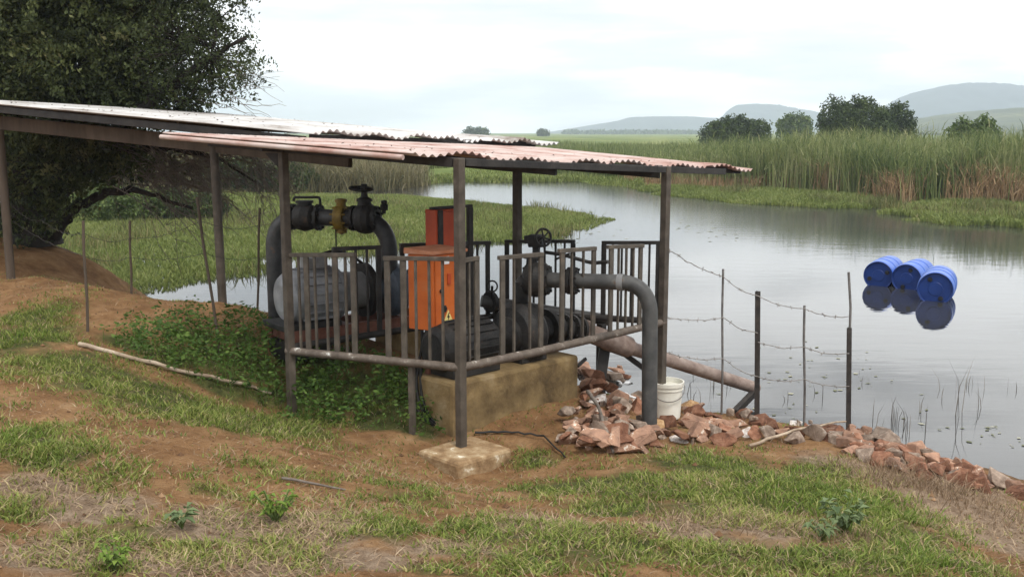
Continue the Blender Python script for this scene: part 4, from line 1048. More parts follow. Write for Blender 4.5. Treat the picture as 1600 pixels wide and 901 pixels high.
c2 = P(684, 360, 8.35); c2 = np.array((c2[0], c2[1], 0))
z2t, z2b = P(684, 328, 8.35)[2], P(684, 393, 8.35)[2]
cb2 = thing('switch_box', (c2[0], c2[1], 1.0), 'smaller red switch box above and behind the orange cabinet, with a black frame', 'box')
m_ = MB(); w2u, w2v = 0.14, 0.24
m_.box(c2 + U * w2u / 2 + V * w2v / 2 + ZV * (z2t + z2b) / 2, (w2v, w2u, z2t - z2b), V); m_.link('body', RED_CABINET, cb2, 0.005)
MB().bar(c2 + nV * 0.008 + V * 0.14 + ZV * (z2b + 0.02), c2 + nV * 0.008 + V * 0.14 + ZV * (z2t - 0.02), 0.18, 0.014, V).link('door', RED_CABINET, cb2, 0.003)
m_ = MB()
m_.bar(c2 + nV * 0.012 + V * 0.02 + ZV * z2b, c2 + nV * 0.012 + V * 0.02 + ZV * z2t, 0.05, 0.02, V)
m_.bar(c2 - V * 0.02 + U * 0.05 + ZV * (z2t + 0.012), c2 + V * 0.44 + U * 0.05 + ZV * (z2t + 0.012), 0.04, 0.022, U)
m_.bar(c2 + V * 0.42 + U * 0.05 + ZV * 0.95, c2 + V * 0.42 + U * 0.05 + ZV * z2t, 0.05, 0.04, V)
m_.bar(c2 + V * 0.02 + U * 0.09 + ZV * 0.95, c2 + V * 0.02 + U * 0.09 + ZV * z2b, 0.04, 0.04, V)
m_.bar(c2 + V * 0.26 + U * 0.05 + ZV * (z2b + 0.04), c2 + V * 0.42 + U * 0.05 + ZV * (z2b + 0.04), 0.03, 0.03, U)
m_.link('frame', DARK_STEEL, cb2, 0.003)

# ------------------------------------------------------------------ right pump on the plinth
PT = 0.88
s0 = np.array((-0.63, 7.68, PT + 0.225))
pp = thing('motor_pump', (s0[0] + 0.5, s0[1] + 0.4, PT), 'dark iron motor and pump on the concrete plinth below the orange cabinet', 'pump')
mb = MB().lathe(s0, V, [(0, 0.0), (0.0, 0.13), (0.03, 0.18), (0.10, 0.20), (0.55, 0.20), (0.60, 0.17), (0.60, 0.0)], 30); mo = mb.link('motor', CAST_IRON, pp)
mb = MB()
for k in range(20):
    a_ = 2 * math.pi * k / 20; e = math.cos(a_) * ZV + math.sin(a_) * np.cross(V, ZV)
    mb.bar(s0 + V * 0.12 + e * 0.206, s0 + V * 0.54 + e * 0.206, 0.008, 0.024, np.cross(V, e))
mb.link('fin', CAST_IRON, mo)
MB().lathe(s0, V, [(0.60, 0.0), (0.60, 0.06), (0.76, 0.06), (0.76, 0.0)], 16).link('coupling', MOTOR_MID, pp)
mb = MB().lathe(s0, V, [(0.74, 0.06), (0.80, 0.16), (0.84, 0.16), (0.86, 0.23), (0.93, 0.275), (1.03, 0.275), (1.10, 0.22), (1.14, 0.12), (1.28, 0.11), (1.28, 0.17), (1.32, 0.17), (1.32, 0.10)], 30); mb.link('pump_casing', CAST_IRON, pp)
MB().box(s0 + V * 0.32 - ZV * 0.185, (0.5, 0.36, 0.07), V).box(s0 + V * 0.98 - ZV * 0.19, (0.3, 0.34, 0.065), V).link('base_frame', DARK_STEEL, pp, 0.004)
# suction: flanged valve, then the faded pipe down to the water
f0 = s0 + V * 1.32
tp = thing('discharge_pipe', (1.2, 7.9, 0.4), 'grey pipe with gear valve that leaves the pump and bends down into the rocks', 'pipe')
dv = s0 + V * 0.98
jz = P(840, 426, 8.75)[2]
d_top = np.array((dv[0], dv[1], jz))
e_end = P(1016, 432, 8.0); e_end = np.array((e_end[0], e_end[1], jz + 0.02)); 
ft_ = P(1015, 668, 7.93)
MB().tube([np.array((dv[0], dv[1], s0[2] + 0.2)), d_top - ZV * 0.30, d_top - ZV * 0.02], 0.066, 18).link('riser', PIPE_DARK, tp)
path = fillet([d_top + ZV * -0.2, d_top, e_end, np.array((ft_[0], ft_[1], 0.25))], 0.22, 10)
MB().tube(path, 0.064, 22).link('pipe', PIPE_GREY, tp)
hx = e_end - d_top; hL = np.linalg.norm(hx); hx /= hL
cl = MB().lathe(e_end - hx * 0.27, hx, [(0, 0.064), (0, 0.070), (0.05, 0.070), (0.05, 0.064)], 22); cl.link('collar', MOTOR_MID, tp)
mb = MB().lathe(d_top + hx * 0.05, hx, [(0, 0.06), (0, 0.125), (0.03, 0.125), (0.03, 0.14), (0.10, 0.15), (0.17, 0.14), (0.17, 0.125), (0.20, 0.125), (0.20, 0.06)], 24)
mb.lathe(d_top + hx * 0.10 + ZV * 0.12, ZV, [(0, 0.05), (0.06, 0.045), (0.06, 0.07), (0.08, 0.07), (0.08, 0.0)], 14)
mb.bolts(d_top + hx * 0.065, hx, 0.107, 0.03).bolts(d_top + hx * 0.235, hx, 0.107, 0.03)
gvb = mb.link('gear_valve', CAST_IRON, tp)
gc = P(838, 376, 8.75)
MB().box(gc, (0.13, 0.10, 0.11), hx).box(gc - hx * 0.08 + ZV * 0.01, (0.05, 0.08, 0.07), hx).bar(gc - ZV * 0.18, gc, 0.06, 0.06, hx).link('gearbox', CAST_IRON, gvb, 0.01)
hc = P(849, 371, 8.62); hax = np.array((0.45, -0.85, 0.1))
hw = MB().ring(hc, hax, 0.075, 0.011, 26, 8)
e1 = np.cross(hax, ZV); e1 /= np.linalg.norm(e1)
for a_ in (0.3, 1.35, 2.4):
    e = math.cos(a_) * e1 + math.sin(a_) * ZV
    hw.tube([hc - e * 0.075, hc + e * 0.075], 0.007, 6)
hw.tube([hc + hax * 0.01, gc], 0.012, 8); hw.link('hand_wheel', CAST_IRON, gvb)
mb = MB().lathe(d_top + hx * 0.42, hx, [(0, 0.06), (0, 0.115), (0.03, 0.115), (0.035, 0.09), (0.04, 0.115), (0.07, 0.115), (0.07, 0.06)], 22); mb.bolts(d_top + hx * 0.455, hx, 0.098, 0.055); mb.link('flange', CAST_IRON, tp)
MB().tube(fillet([P(852, 394, 8.7), P(880, 398, 8.5), P(925, 411, 8.35), P(950, 409, 8.25)], 0.05, 3), 0.016, 8).tube([P(868, 405, 8.6), P(890, 396, 8.45)], 0.01, 7).link('bypass_tube', DARK_STEEL, tp)

sp = thing('suction_pipe', (1.0, 9.3, 0.4), 'faded pinkish brown pipe sloping from the pump down to the water on props', 'pipe')
j0 = f0; j1 = P(905, 515, 8.85); j2 = P(990, 545, 9.15); j3 = P(1181, 606, 10.1)
MB().tube([j0, j1], 0.085, 16).link('pipe', CAST_IRON, sp)
mb = MB(); dd = (j1 - j0) / np.linalg.norm(j1 - j0)
for t in (0.05, 0.2, 0.45, 0.7, 0.92):
    q = j0 + (j1 - j0) * t
    mb.lathe(q, dd, [(0, 0.08), (0, 0.13), (0.028, 0.13), (0.028, 0.08)], 20).bolts(q + dd * 0.014, dd, 0.11, 0.03)
mb.link('flange', DARK_STEEL, sp)
dd2 = (j2 - j1) / np.linalg.norm(j2 - j1); L2 = np.linalg.norm(j2 - j1)
MB().lathe(j1, dd2, [(0, 0.0), (0, 0.085), (0.04, 0.09), (0.045, 0.11), (0.085, 0.11), (0.09, 0.085), (L2 * 0.45, 0.088), (L2 * 0.5, 0.10), (L2 * 0.9, 0.10), (L2 * 0.93, 0.08), (L2, 0.068)], 20).link('sleeve', PIPE_PINK, sp)
MB().tube([j2 - dd2 * 0.02, j3], 0.064, 18).link('pipe', PIPE_PINK, sp)
MB().bar(j3 + np.array((0.0, 0, -0.03)), P(1147, 645, 9.7), 0.05, 0.09, (1, 0, 0)).link('prop', FENCE_DARK, sp, 0.004)
MB().bar(P(945, 545, 9.1), P(936, 590, 9.0) - ZV * 0.1, 0.10, 0.07, (1, 0, 0)).link('prop', DARK_STEEL, sp, 0.004)
MB().bar(P(976, 553, 9.2), P(1040, 600, 9.3), 0.035, 0.05, (0, 1, 0)).bar(P(915, 560, 9.0), P(902, 572, 8.9), 0.03, 0.03, (0, 1, 0)).link('prop', DARK_STEEL, sp, 0.003)
sg = thing('straight_pipe', P(755, 480, 9.25) * (1, 1, 0) + (0, 0, 1.0), 'straight grey pipe lying low behind the railing, seen against the water', 'pipe')
MB().tube([P(752, 470, 9.15), P(952, 500, 9.35)], 0.055, 16).link('pipe', PIPE_GREY, sg)
MB().lathe(P(764, 472, 9.15), V, [(0, 0.05), (0, 0.10), (0.04, 0.10), (0.04, 0.05)], 18).ring(P(769, 447, 9.1), (0.3, -0.9, 0.2), 0.05, 0.008, 20, 6).tube([P(769, 447, 9.1), P(768, 472, 9.15)], 0.012, 6).link('small_valve', CAST_IRON, sg)
for px in (778, 940):
    q = P(px, 474 if px < 800 else 498, 9.25); MB().bar((q[0], q[1], 0.3), (q[0], q[1], q[2] - 0.05), 0.07, 0.07, V).link('stand', DARK_STEEL, sg, 0.004)

# ------------------------------------------------------------------ bucket round the post foot
bc = np.array((1.405, 8.80, 0.0)); bz0, bz1 = 0.24, 0.575
bk = thing('bucket', (bc[0], bc[1], bz0), 'cream plastic bucket round the foot of the shelter post by the bent pipe', 'bucket')
MB().lathe(bc + ZV * bz0, ZV, [(0, 0.0), (0, 0.125), (0.01, 0.128), (0.265, 0.143), (0.265, 0.150), (0.275, 0.150), (0.275, 0.146), (0.30, 0.148), (0.30, 0.156), (0.335, 0.158), (0.335, 0.146), (0.29, 0.142), (0.28, 0.0)], 36).link('body', BUCKET_MAT, bk)
MB().tube([bc + ZV * (bz0 + 0.29) + 0.162 * np.array((math.cos(a), math.sin(a), 0)) - ZV * 0.10 * math.sin(max(0, (a + 0.4 + math.pi) / math.pi * math.pi)) * 0 - ZV * 0.11 * max(0, math.sin(-a)) for a in np.linspace(-math.pi, 0, 18)], 0.004, 6).link('handle', FENCE_GREY, bk)

# ------------------------------------------------------------------ barrels
def barrel(px0, px1, ybot, back, label, roll):
    """Front disc between px0 and px1 with its waterline at row ybot; the axis runs to the pixel column `back`."""
    R = 0.29
    c = G((px0 + px1) / 2, ybot, 0.0)
    Yd = c[1]; R = (px1 - px0) / F_PX * math.hypot(Yd, EYE) / 2
    R = min(max(R, 0.27), 0.31)
    cen = np.array((c[0], c[1], R * 0.72))
    bx = (back - 800) / F_PX
    L = 0.88
    # direction so that the far end is seen at column back
    best = min(np.linspace(0.2, 1.5, 300), key=lambda a: abs(pix(cen[0] + L * math.cos(a), cen[1] + L * math.sin(a), R * 0.7)[0] - back))
    ax_ = np.array((math.cos(best), math.sin(best), 0.02))
    t = thing('barrel', (cen[0] + ax_[0] * L / 2, cen[1] + ax_[1] * L / 2, 0), label, 'barrel', 'blue barrels floating on the water')
    prof = [(0.0, R * 0.97), (0.012, R * 0.985), (0.04, R), (0.26, R), (0.275, R * 1.03), (0.30, R * 1.035), (0.315, R), (0.56, R), (0.575, R * 1.03), (0.60, R * 1.035), (0.615, R), (0.84, R), (0.868, R * 0.985), (0.88, R * 0.97), (0.88, R * 0.9), (0.86, R * 0.9), (0.86, 0)]
    MB().lathe(cen, ax_, prof, 40).link('body', BARREL, t)
    e = MB().lathe(cen, ax_, [(0.0, R * 0.97), (-0.006, R * 0.95), (0.0, R * 0.90), (0.022, R * 0.88), (0.022, R * 0.4), (0.016, R * 0.38), (0.016, 0)], 40).link('end_disc', BARREL_END_SHADED, t)
    s_ = np.cross(ax_, ZV)
    for a in (roll, roll + math.pi):
        q = cen + (math.cos(a) * s_ + math.sin(a) * ZV) * R * 0.62
        MB().lathe(q + ax_ * 0.024, -ax_, [(0, 0.04), (0.012, 0.04), (0.012, 0.03), (0.018, 0.028), (0.018, 0)], 14).link('bung', BLACK_PLASTIC, e)
    return t
barrel(1348, 1394, 447, 1391, 'blue plastic barrel floating at the left end of the three', 0.4)
barrel(1393, 1437, 452, 1438, 'middle blue barrel of the three, lying farthest back between its neighbours', 1.2)
barrel(1433, 1487, 471, 1468, 'blue barrel floating nearest the shore, with round lid end showing fully', 2.1)

# ------------------------------------------------------------------ fences
def fence_post(name, base_px, base_py, Y, top_px, top_py, w_, mat, label, group, shape='flat'):
    a = P(base_px, base_py, Y); b = P(top_px, top_py, Y)
    z = min(a[2], hz(a[0], a[1]))
    a0 = np.array((a[0], a[1], z - 0.15)) if z > -0.3 else np.array((a[0], a[1], -0.3))
    if shape == 'flat':
        mb = MB().bar(a0, b, w_, w_ * 0.18, (1, 0, 0)); mb.bar(a0 + np.array((0, w_ * 0.45, 0)), b + np.array((0, w_ * 0.45, 0)), w_ * 0.18, w_ * 0.7, (1, 0, 0))
    else:
        mb = MB().tube([a0, (a0 * 0.6 + b * 0.4) + np.array((w_ * 0.25, 0, 0)), (a0 * 0.25 + b * 0.75) - np.array((w_ * 0.2, 0, 0)), b], w_ / 2, 8)
    o = mb.link(name, mat)
    return tag(o, label, 'fence post', group)
GF = 'posts of the fence by the rocks'
fence_post('fence_post', 1184, 640, 9.35, 1184, 455, 0.05, FENCE_DARK, 'thick dark iron fence post at the end of the brown sloping pipe', GF)
fence_post('fence_post', 1327, 672, 8.9, 1327, 512, 0.045, FENCE_DARK, 'dark iron fence post nearest the barrels, with a thin grey rod above it', GF)
fence_post('fence_dropper', 1128, 637, 9.4, 1130, 420, 0.022, FENCE_GREY, 'thin grey fence rod in front of the sloping pipe, left of the thick iron post', GF, 'round')
fence_post('fence_dropper', 1258, 650, 9.2, 1257, 477, 0.024, FENCE_GREY, 'thin grey fence rod midway between the two dark iron posts', GF, 'round')
fence_post('fence_dropper', 1327, 545, 8.95, 1328, 425, 0.022, FENCE_GREY, 'thin grey rod tied to the top of the iron post nearest the barrels', GF, 'round') if False else None
ex = MB().tube([P(1327, 540, 8.94), P(1329, 480, 8.94), P(1326, 425, 8.94)], 0.012, 8)
tag(ex.link('fence_rod', FENCE_GREY), 'thin grey rod tied to the top of the iron post nearest the barrels', 'fence rod', GF)
def wire(pts, label, barbs=True, r=0.004, seed=0, sag=0.03, group='barbed wire strands of the fence by the rocks'):
    mb = MB(); rr = random.Random(seed)
    for a, b in zip(pts[:-1], pts[1:]):
        a = np.array(a); b = np.array(b); n = max(4, int(np.linalg.norm(b - a) / 0.06))
        path = wobble(a, b, n, 0.006, sag, rr.random())
        mb.tube(path, r, 5, False)
        if barbs:
            for q in path[1:-1:2]:
                for _ in range(2):
                    d = np.array([rr.uniform(-1, 1) for _ in range(3)]); d /= np.linalg.norm(d)
                    mb.tube([q - d * 0.022, q + d * 0.022], r * 0.8, 4)
    o = mb.link('barbed_wire' if barbs else 'fence_wire', WIRE if barbs else FENCE_DARK)
    return tag(o, label, 'wire', group)
FP = lambda px, py, Y: P(px, py, Y)
wire([FP(1040, 386, 8.9), FP(1130, 432, 9.38), FP(1184, 462, 9.33), FP(1257, 482, 9.18), FP(1327, 494, 8.88)], 'top barbed strand running down from the bucket post to the farthest rod', seed=1)
wire([FP(1040, 495, 8.9), FP(1130, 496, 9.38), FP(1184, 520, 9.33)], 'barbed strand at mid height between the bucket post and the thick iron post', seed=2)
wire([FP(1184, 534, 9.33), FP(1257, 542, 9.18), FP(1327, 552, 8.88)], 'barbed strand at mid height between the two dark iron posts', seed=3)
wire([FP(1040, 550, 8.9), FP(1130, 560, 9.38), FP(1184, 588, 9.33), FP(1257, 592, 9.18), FP(1327, 603, 8.88)], 'lowest wire strand, passing just above the end of the sloping pipe', seed=4, r=0.004)
GL = 'stakes of the fence on the red bank'
fence_post('fence_stake', 136, 516, 8.5, 130, 345, 0.026, TIMBER, 'leftmost upright stake on the red bank in front of the tree', GL, 'round')
fence_post('fence_stake', 204, 463, 10.6, 203, 345, 0.026, TIMBER, 'short dark stake on top of the red bank below the tree limb', GL, 'round')
fence_post('fence_stake', 346, 552, 8.5, 308, 308, 0.026, TIMBER, 'long thin stake leaning steeply to the left, standing in the green weeds', GL, 'round')
fence_post('fence_stake', 400, 478, 10.2, 406, 325, 0.024, TIMBER, 'thin upright stake beside the arched pipe, in front of the bright water', GL, 'round')
LW = 'slack wires of the fence on the red bank'
wire([P(20, 322, 11.3), P(66, 345, 10.2), P(132, 365, 8.5), P(203, 372, 10.6), P(314, 345, 8.5), P(404, 352, 10.2)], 'upper slack wire strung between the stakes on the red bank', False, 0.0025, 5, 0.05, LW)
wire([P(20, 345, 11.3), P(132, 400, 8.5), P(203, 402, 10.6), P(320, 395, 8.5), P(403, 402, 10.2)], 'lower slack wire strung between the stakes on the red bank', False, 0.0025, 6, 0.04, LW)

# ------------------------------------------------------------------ rocks
ROCK_DULL = weathered('grey_brown_rock', [(0.30, (0.10, 0.072, 0.055)), (0.48, (0.20, 0.150, 0.115)), (0.62, (0.31, 0.245, 0.195)), (0.72, (0.5, 0.45, 0.40))], 2.0, 0.95, 0.0, 0.4, spec=0.2, bump_scale=14, rnd=0.6)
ROCK_RUST = weathered('dark_rust_rock', [(0.30, (0.085, 0.040, 0.026)), (0.5, (0.19, 0.090, 0.055)), (0.68, (0.28, 0.155, 0.10))], 2.2, 0.95, 0.0, 0.4, spec=0.2, bump_scale=14, rnd=0.6)
def rock_mesh(seed):
    r_ = np.random.default_rng(seed)
    bm = bmesh.new()
    k = r_.integers(8, 12)
    pts = r_.normal(0, 1, (k, 3)); pts /= np.linalg.norm(pts, axis=1)[:, None]
    pts *= r_.uniform(0.75, 1.0, (k, 1))
    pts *= np.array((1.0, r_.uniform(0.6, 0.95), r_.uniform(0.45, 0.75)))
    for p in pts:
        bm.verts.new(p)
    res = bmesh.ops.convex_hull(bm, input=list(bm.verts))
    bmesh.ops.delete(bm, geom=[v for v in bm.verts if not v.link_faces], context='VERTS')
    bmesh.ops.dissolve_limit(bm, angle_limit=0.30, verts=list(bm.verts), edges=list(bm.edges))
    bmesh.ops.bevel(bm, geom=list(bm.edges), offset=0.035, segments=1, affect='EDGES', clamp_overlap=True)
    bmesh.ops.triangulate(bm, faces=list(bm.faces))
    bmesh.ops.subdivide_edges(bm, edges=[e for e in bm.edges if e.calc_length() > 0.35], cuts=1, use_grid_fill=True)
    for v in bm.verts:
        v.co += Vector(r_.normal(0, 0.010, 3))
    me = bpy.data.meshes.new('rock')
    bm.to_mesh(me); bm.free()
    me.materials.append((ROCK, ROCK_RUST, ROCK, ROCK_DULL, ROCK_RUST)[seed % 5])
    return me
ROCKS = [rock_mesh(100 + k) for k in range(14)]
ROCK_N = [0]
def rock(px, py, size, label, group=None, lift=0.0, mat=None, squash=1.0):
    g = on_ground(px, py)
    me = ROCKS[ROCK_N[0] % len(ROCKS)]; ROCK_N[0] += 1
    o = bpy.data.objects.new('rock', me)
    if mat is not None:
        o.data = me.copy(); o.data.materials.clear(); o.data.materials.append(mat)
    o.location = (g[0], g[1], g[2] + lift + size * 0.08)
    o.rotation_euler = (random.uniform(-0.5, 0.5), random.uniform(-0.5, 0.5), random.uniform(0, 6.28))
    s_ = size * 0.70
    o.scale = (s_, s_ * random.uniform(0.8, 1.1), s_ * squash * random.uniform(0.85, 1.1))
    COL.objects.link(o)
    return tag(o, label, 'rock', group)
OCHRE = weathered('ochre_rock', [(0.35, (0.26, 0.14, 0.06)), (0.6, (0.42, 0.27, 0.14)), (0.75, (0.6, 0.5, 0.36))], 5, 0.9, 0, 0.4, bump_scale=25)
WHITEROCK = weathered('whitish_rock', [(0.35, (0.34, 0.25, 0.20)), (0.52, (0.62, 0.57, 0.52)), (0.7, (0.76, 0.75, 0.73))], 4, 0.9, 0, 0.4, bump_scale=25)
rock(1013, 672, 0.25, 'flat ochre stone at the very foot of the bent grey pipe', mat=OCHRE, squash=0.7)
rock(968, 695, 0.34, 'big pale brown boulder just left of the bent pipe, the largest of the heap')
rock(918, 695, 0.26, 'dark red-brown boulder beside the grey dead branch at the near left end of the heap')
rock(898, 668, 0.22, 'brown slab leaning against the foot of the concrete plinth')
rock(938, 655, 0.26, 'grey-topped boulder that the dead branch lies across')
rock(1090, 668, 0.34, 'broad rust-coloured boulder right of the cream bucket')
rock(1190, 662, 0.24, 'tall red boulder beside the foot of the thick iron fence post')
rock(1148, 668, 0.26, 'rust brown boulder between the thin grey rod and the thick iron post')
rock(1292, 668, 0.20, 'rounded brown boulder beside the iron post nearest the barrels')
rock(1075, 640, 0.24, 'ochre-brown boulder behind the cream bucket', mat=OCHRE)
rock(1060, 690, 0.17, 'small block with one white painted face, right of the bent pipe foot', mat=WHITEROCK)
rock(1243, 664, 0.17, 'white-splashed stone by the thin grey rod midway along the fence', mat=WHITEROCK)
rock(1170, 680, 0.17, 'white-faced wedge of stone in front of the thick iron post', mat=WHITEROCK)
rock(935, 632, 0.2, 'chalky white stone near the right end of the plinth', mat=WHITEROCK)
rock(1432, 712, 0.2, 'upright pinkish stone with white cap near the water right of the fence', mat=WHITEROCK)
rock(1548, 768, 0.30, 'large lone tan boulder at the water edge far right')
rock(1592, 778, 0.24, 'dark lump of rock at the right edge of the picture', mat=ROCK_RUST)
LINE_A = [(880, 690), (905, 672), (925, 690), (940, 670), (960, 672), (985, 672), (1000, 690), (1035, 680), (1045, 668), (1085, 684), (1110, 680), (1125, 668), (1130, 690), (1150, 684), (1195, 684), (1215, 676), (1222, 690), (1245, 680), (1262, 676), (1275, 688), (1300, 684)]
def scatter(n, region, smin, smax, label, group, pile=0.10):
    k = 0
    lo, hi = np.array(region).min(0), np.array(region).max(0)
    pts = poly_points(region, n)
    for px, py in pts:
        rock(px, py, random.uniform(smin, smax) * (0.75 + 0.5 * random.random()), label, group, random.uniform(0, pile))
for px, py in LINE_A:
    rock(px + random.uniform(-5, 5), py + random.uniform(-4, 4), random.uniform(0.15, 0.26), 'medium red-brown rock with pale edges in the heap round the bent pipe and fence', 'rocks heaped round the bent pipe', random.uniform(0, 0.06))
scatter(52, [(880, 650), (960, 650), (1000, 660), (1040, 680), (1000, 712), (940, 716), (880, 700)], 0.13, 0.24, 'medium brown rock in the near heap between the plinth foot and the bent pipe', 'rocks by the plinth foot', 0.10)
scatter(48, [(885, 660), (960, 660), (1100, 655), (1320, 668), (1320, 690), (1200, 700), (1120, 698), (1040, 700), (960, 712), (880, 702)], 0.08, 0.16, 'small broken red-brown rock wedged between bigger ones round the bent pipe and fence', 'small rocks round the bent pipe', 0.07)
scatter(42, [(908, 580), (990, 588), (1005, 640), (960, 650), (912, 645)], 0.13, 0.26, 'red-brown rock piled between the concrete plinth and the bent pipe', 'rocks behind the plinth', 0.08)
scatter(20, [(1060, 628), (1180, 645), (1240, 655), (1130, 660), (1075, 655)], 0.10, 0.19, 'red-brown rock behind the bucket at the edge of the water', 'rocks behind the bucket', 0.06)
scatter(95, [(1300, 676), (1340, 682), (1450, 715), (1530, 745), (1500, 755), (1400, 738), (1330, 712), (1270, 700)], 0.12, 0.22, 'small reddish rock in the loose line along the shore right of the fence', 'rocks along the right shore', 0.05)
scatter(22, [(1480, 735), (1590, 762), (1590, 775), (1500, 765)], 0.10, 0.18, 'dull brown stone at the water edge far right', 'stones at the far right shore', 0.02)

# ------------------------------------------------------------------ loose things on the ground
def stick(pts, r, label, mat=STICK, name='stick', cat='stick'):
    q = []
    for (px, py, up) in pts:
        g = on_ground(px, py); q.append(g + ZV * up)
    mb = MB(); path = []
    for a, b in zip(q[:-1], q[1:]):
        path += wobble(a, b, 5, 0.008, 0, len(label) + len(path))[:-1]
    path.append(q[-1])
    mb.tube(path, [r * (1 - 0.45 * k / len(path)) for k in range(len(path))], 8)
    return tag(mb.link(name, mat), label, cat)
stick([(124, 541, 0.02), (200, 563, 0.03), (300, 590, 0.04), (380, 606, 0.04), (424, 618, 0.02)], 0.020, 'long bleached pole lying in the weeds on the left slope')
stick([(1170, 702, 0.03), (1240, 690, 0.10), (1320, 681, 0.13)], 0.014, 'long pale stick lying across the rocks below the iron post')
stick([(918, 640, 0.16), (935, 670, 0.18), (958, 716, 0.05)], 0.018, 'grey dead branch propped on boulders left of the bent pipe', TWIG, 'branch', 'branch')
stick([(962, 628, 0.10), (1000, 640, 0.10)], 0.014, 'short white branch on the rocks behind the bent pipe', WHITE, 'branch', 'branch')
stick([(742, 681, 0.03), (800, 681, 0.03), (850, 688, 0.04), (883, 718, 0.02)], 0.010, 'black hose lying on the soil in front of the plinth', BLACK_PLASTIC, 'hose', 'hose')
stick([(440, 752, 0.02), (540, 770, 0.02)], 0.009, 'thin dry twig on the bare red soil in the centre foreground', TWIG, 'twig', 'twig')
# a rag of white plastic caught on the rocks
g = on_ground(975, 618)
bm = bmesh.new(); bmesh.ops.create_grid(bm, x_segments=14, y_segments=14, size=0.5)
for v in bm.verts:
    x, y = v.co.x, v.co.y
    v.co = Vector((x * 0.22 + 0.02 * math.sin(y * 9), y * 0.10 + 0.03 * math.sin(x * 11), 0.12 - 0.22 * y * y + 0.03 * math.sin(x * 14 + y * 6) + 0.10 * y))
me = bpy.data.meshes.new('plastic_sheet'); bm.to_mesh(me); bm.free(); me.materials.append(WHITE)
for p_ in me.polygons: p_.use_smooth = True
o = bpy.data.objects.new('plastic_sheet', me); o.location = tuple(g + ZV * 0.06); o.rotation_euler = (0.9, 0, 0.2); COL.objects.link(o)
sd = o.modifiers.new('thick', 'SOLIDIFY'); sd.thickness = 0.003
tag(o, 'torn white plastic sheet caught on rocks behind the bent pipe', 'plastic sheet')

# ------------------------------------------------------------------ grasses, weeds and litter on the bank
GRASS = leafy('bank_grass', [(0.0, (0.075, 0.105, 0.020)), (0.38, (0.155, 0.205, 0.040)), (0.64, (0.245, 0.280, 0.066)), (0.80, (0.35, 0.31, 0.12)), (1.0, (0.46, 0.37, 0.21))], trans=0.3, patch=0.6, patch_scale=1.2)
LUSH = leafy('lush_grass', [(0.0, (0.065, 0.115, 0.017)), (0.5, (0.135, 0.215, 0.033)), (1.0, (0.23, 0.31, 0.065))], trans=0.35)
STRAW = leafy('dry_straw', [(0.0, (0.14, 0.092, 0.056)), (0.5, (0.265, 0.185, 0.115)), (1.0, (0.42, 0.32, 0.21))], trans=0.1, patch=0.4, patch_scale=1.0)
WEED = leafy('weed_leaf', [(0.0, (0.028, 0.064, 0.012)), (0.5, (0.072, 0.132, 0.025)), (1.0, (0.14, 0.21, 0.045))], trans=0.25, patch=0.5, patch_scale=2.0)
# candidate points, denser near the camera
N0 = 1050000
y_ = 2.9 + (rng.random(N0) ** 1.35) * 11.6
x_ = rng.uniform(-0.62, 0.62, N0) * (y_ + 0.6)
cg = cov('green', x_, y_); cw = cov('weed', x_, y_); cd = cov('dry', x_, y_); cbare = cov('bare', x_, y_)
tuft = fbm(x_ * 3.2, y_ * 3.2, 201, 4); tuft2 = fbm(x_ * 9, y_ * 9, 211, 3)
zz_ = height(x_, y_)
land = zz_ > 0.06
broad = fbm(x_ * 1.3, y_ * 1.3, 231, 4)
pd = np.clip((cg * 1.1 * (0.50 + 1.2 * broad) + 0.30 - 0.26 * cbare * (1 - cg)), 0, 1) * np.clip((tuft - 0.38 + 0.30 * cg) * 3.5, 0, 1) * np.clip((tuft2 - 0.30) * 4, 0.15, 1)
ug, vg = pix(x_, y_, zz_)
rocky = ((vg < 697) & (ug > 880)) | ((ug > 1300) & (vg < 700 + (ug - 1300) * 0.26))
sel = (rng.random(N0) < pd * 0.50) & land & (~rocky | (rng.random(N0) < 0.25))
xs, ys, zs = x_[sel], y_[sel], zz_[sel]; n = len(xs)
hh = rng.uniform(0.014, 0.050, n) * (0.5 + 1.0 * tuft[sel]) * (0.7 + 0.5 * cg[sel])
shade = np.clip(rng.normal(0.44, 0.24, n) + 0.25 * cd[sel] - 0.05 * cg[sel] + 0.5 * (fbm(xs * 2.5, ys * 2.5, 401, 4) - 0.5), 0, 1)
tag(blades('grass', np.stack([xs, ys, zs - 0.006], 1), hh, rng.uniform(0.005, 0.011, n), hh * np.abs(rng.normal(0.9, 0.6, n)), rng.uniform(0, 6.28, n), shade, GRASS), 'short patchy green grass on the sloping bank', 'grass', kind='stuff')
# lush bright patch right
lc = np.zeros(N0)
for px, py, rx, ry in ((1330, 782, 60, 16), (1400, 845, 50, 18), (1200, 770, 30, 8), (1110, 716, 40, 8), (1440, 870, 30, 12), (30, 685, 40, 14), (50, 525, 40, 10), (1250, 800, 40, 10)):
    c = on_ground(px, py); a = on_ground(px + rx, py); b = on_ground(px, py - ry)
    lc = np.maximum(lc, np.exp(-(((x_ - c[0]) / abs(a[0] - c[0])) ** 2 + ((y_ - c[1]) / max(0.15, abs(b[1] - c[1]))) ** 2)))
sel = (rng.random(N0) < lc * 0.26 * np.clip((tuft - 0.40) * 5, 0, 1)) & land & ~rocky
xs, ys, zs = x_[sel], y_[sel], zz_[sel]; n = len(xs)
hh = rng.uniform(0.025, 0.07, n)
tag(blades('lush_grass', np.stack([xs, ys, zs - 0.006], 1), hh, rng.uniform(0.005, 0.011, n), hh * np.abs(rng.normal(0.6, 0.4, n)), rng.uniform(0, 6.28, n), np.clip(rng.normal(0.5, 0.2, n), 0, 1), LUSH), 'lush bright green grass in tufts near the rocky shore and left slope', 'grass', kind='stuff')
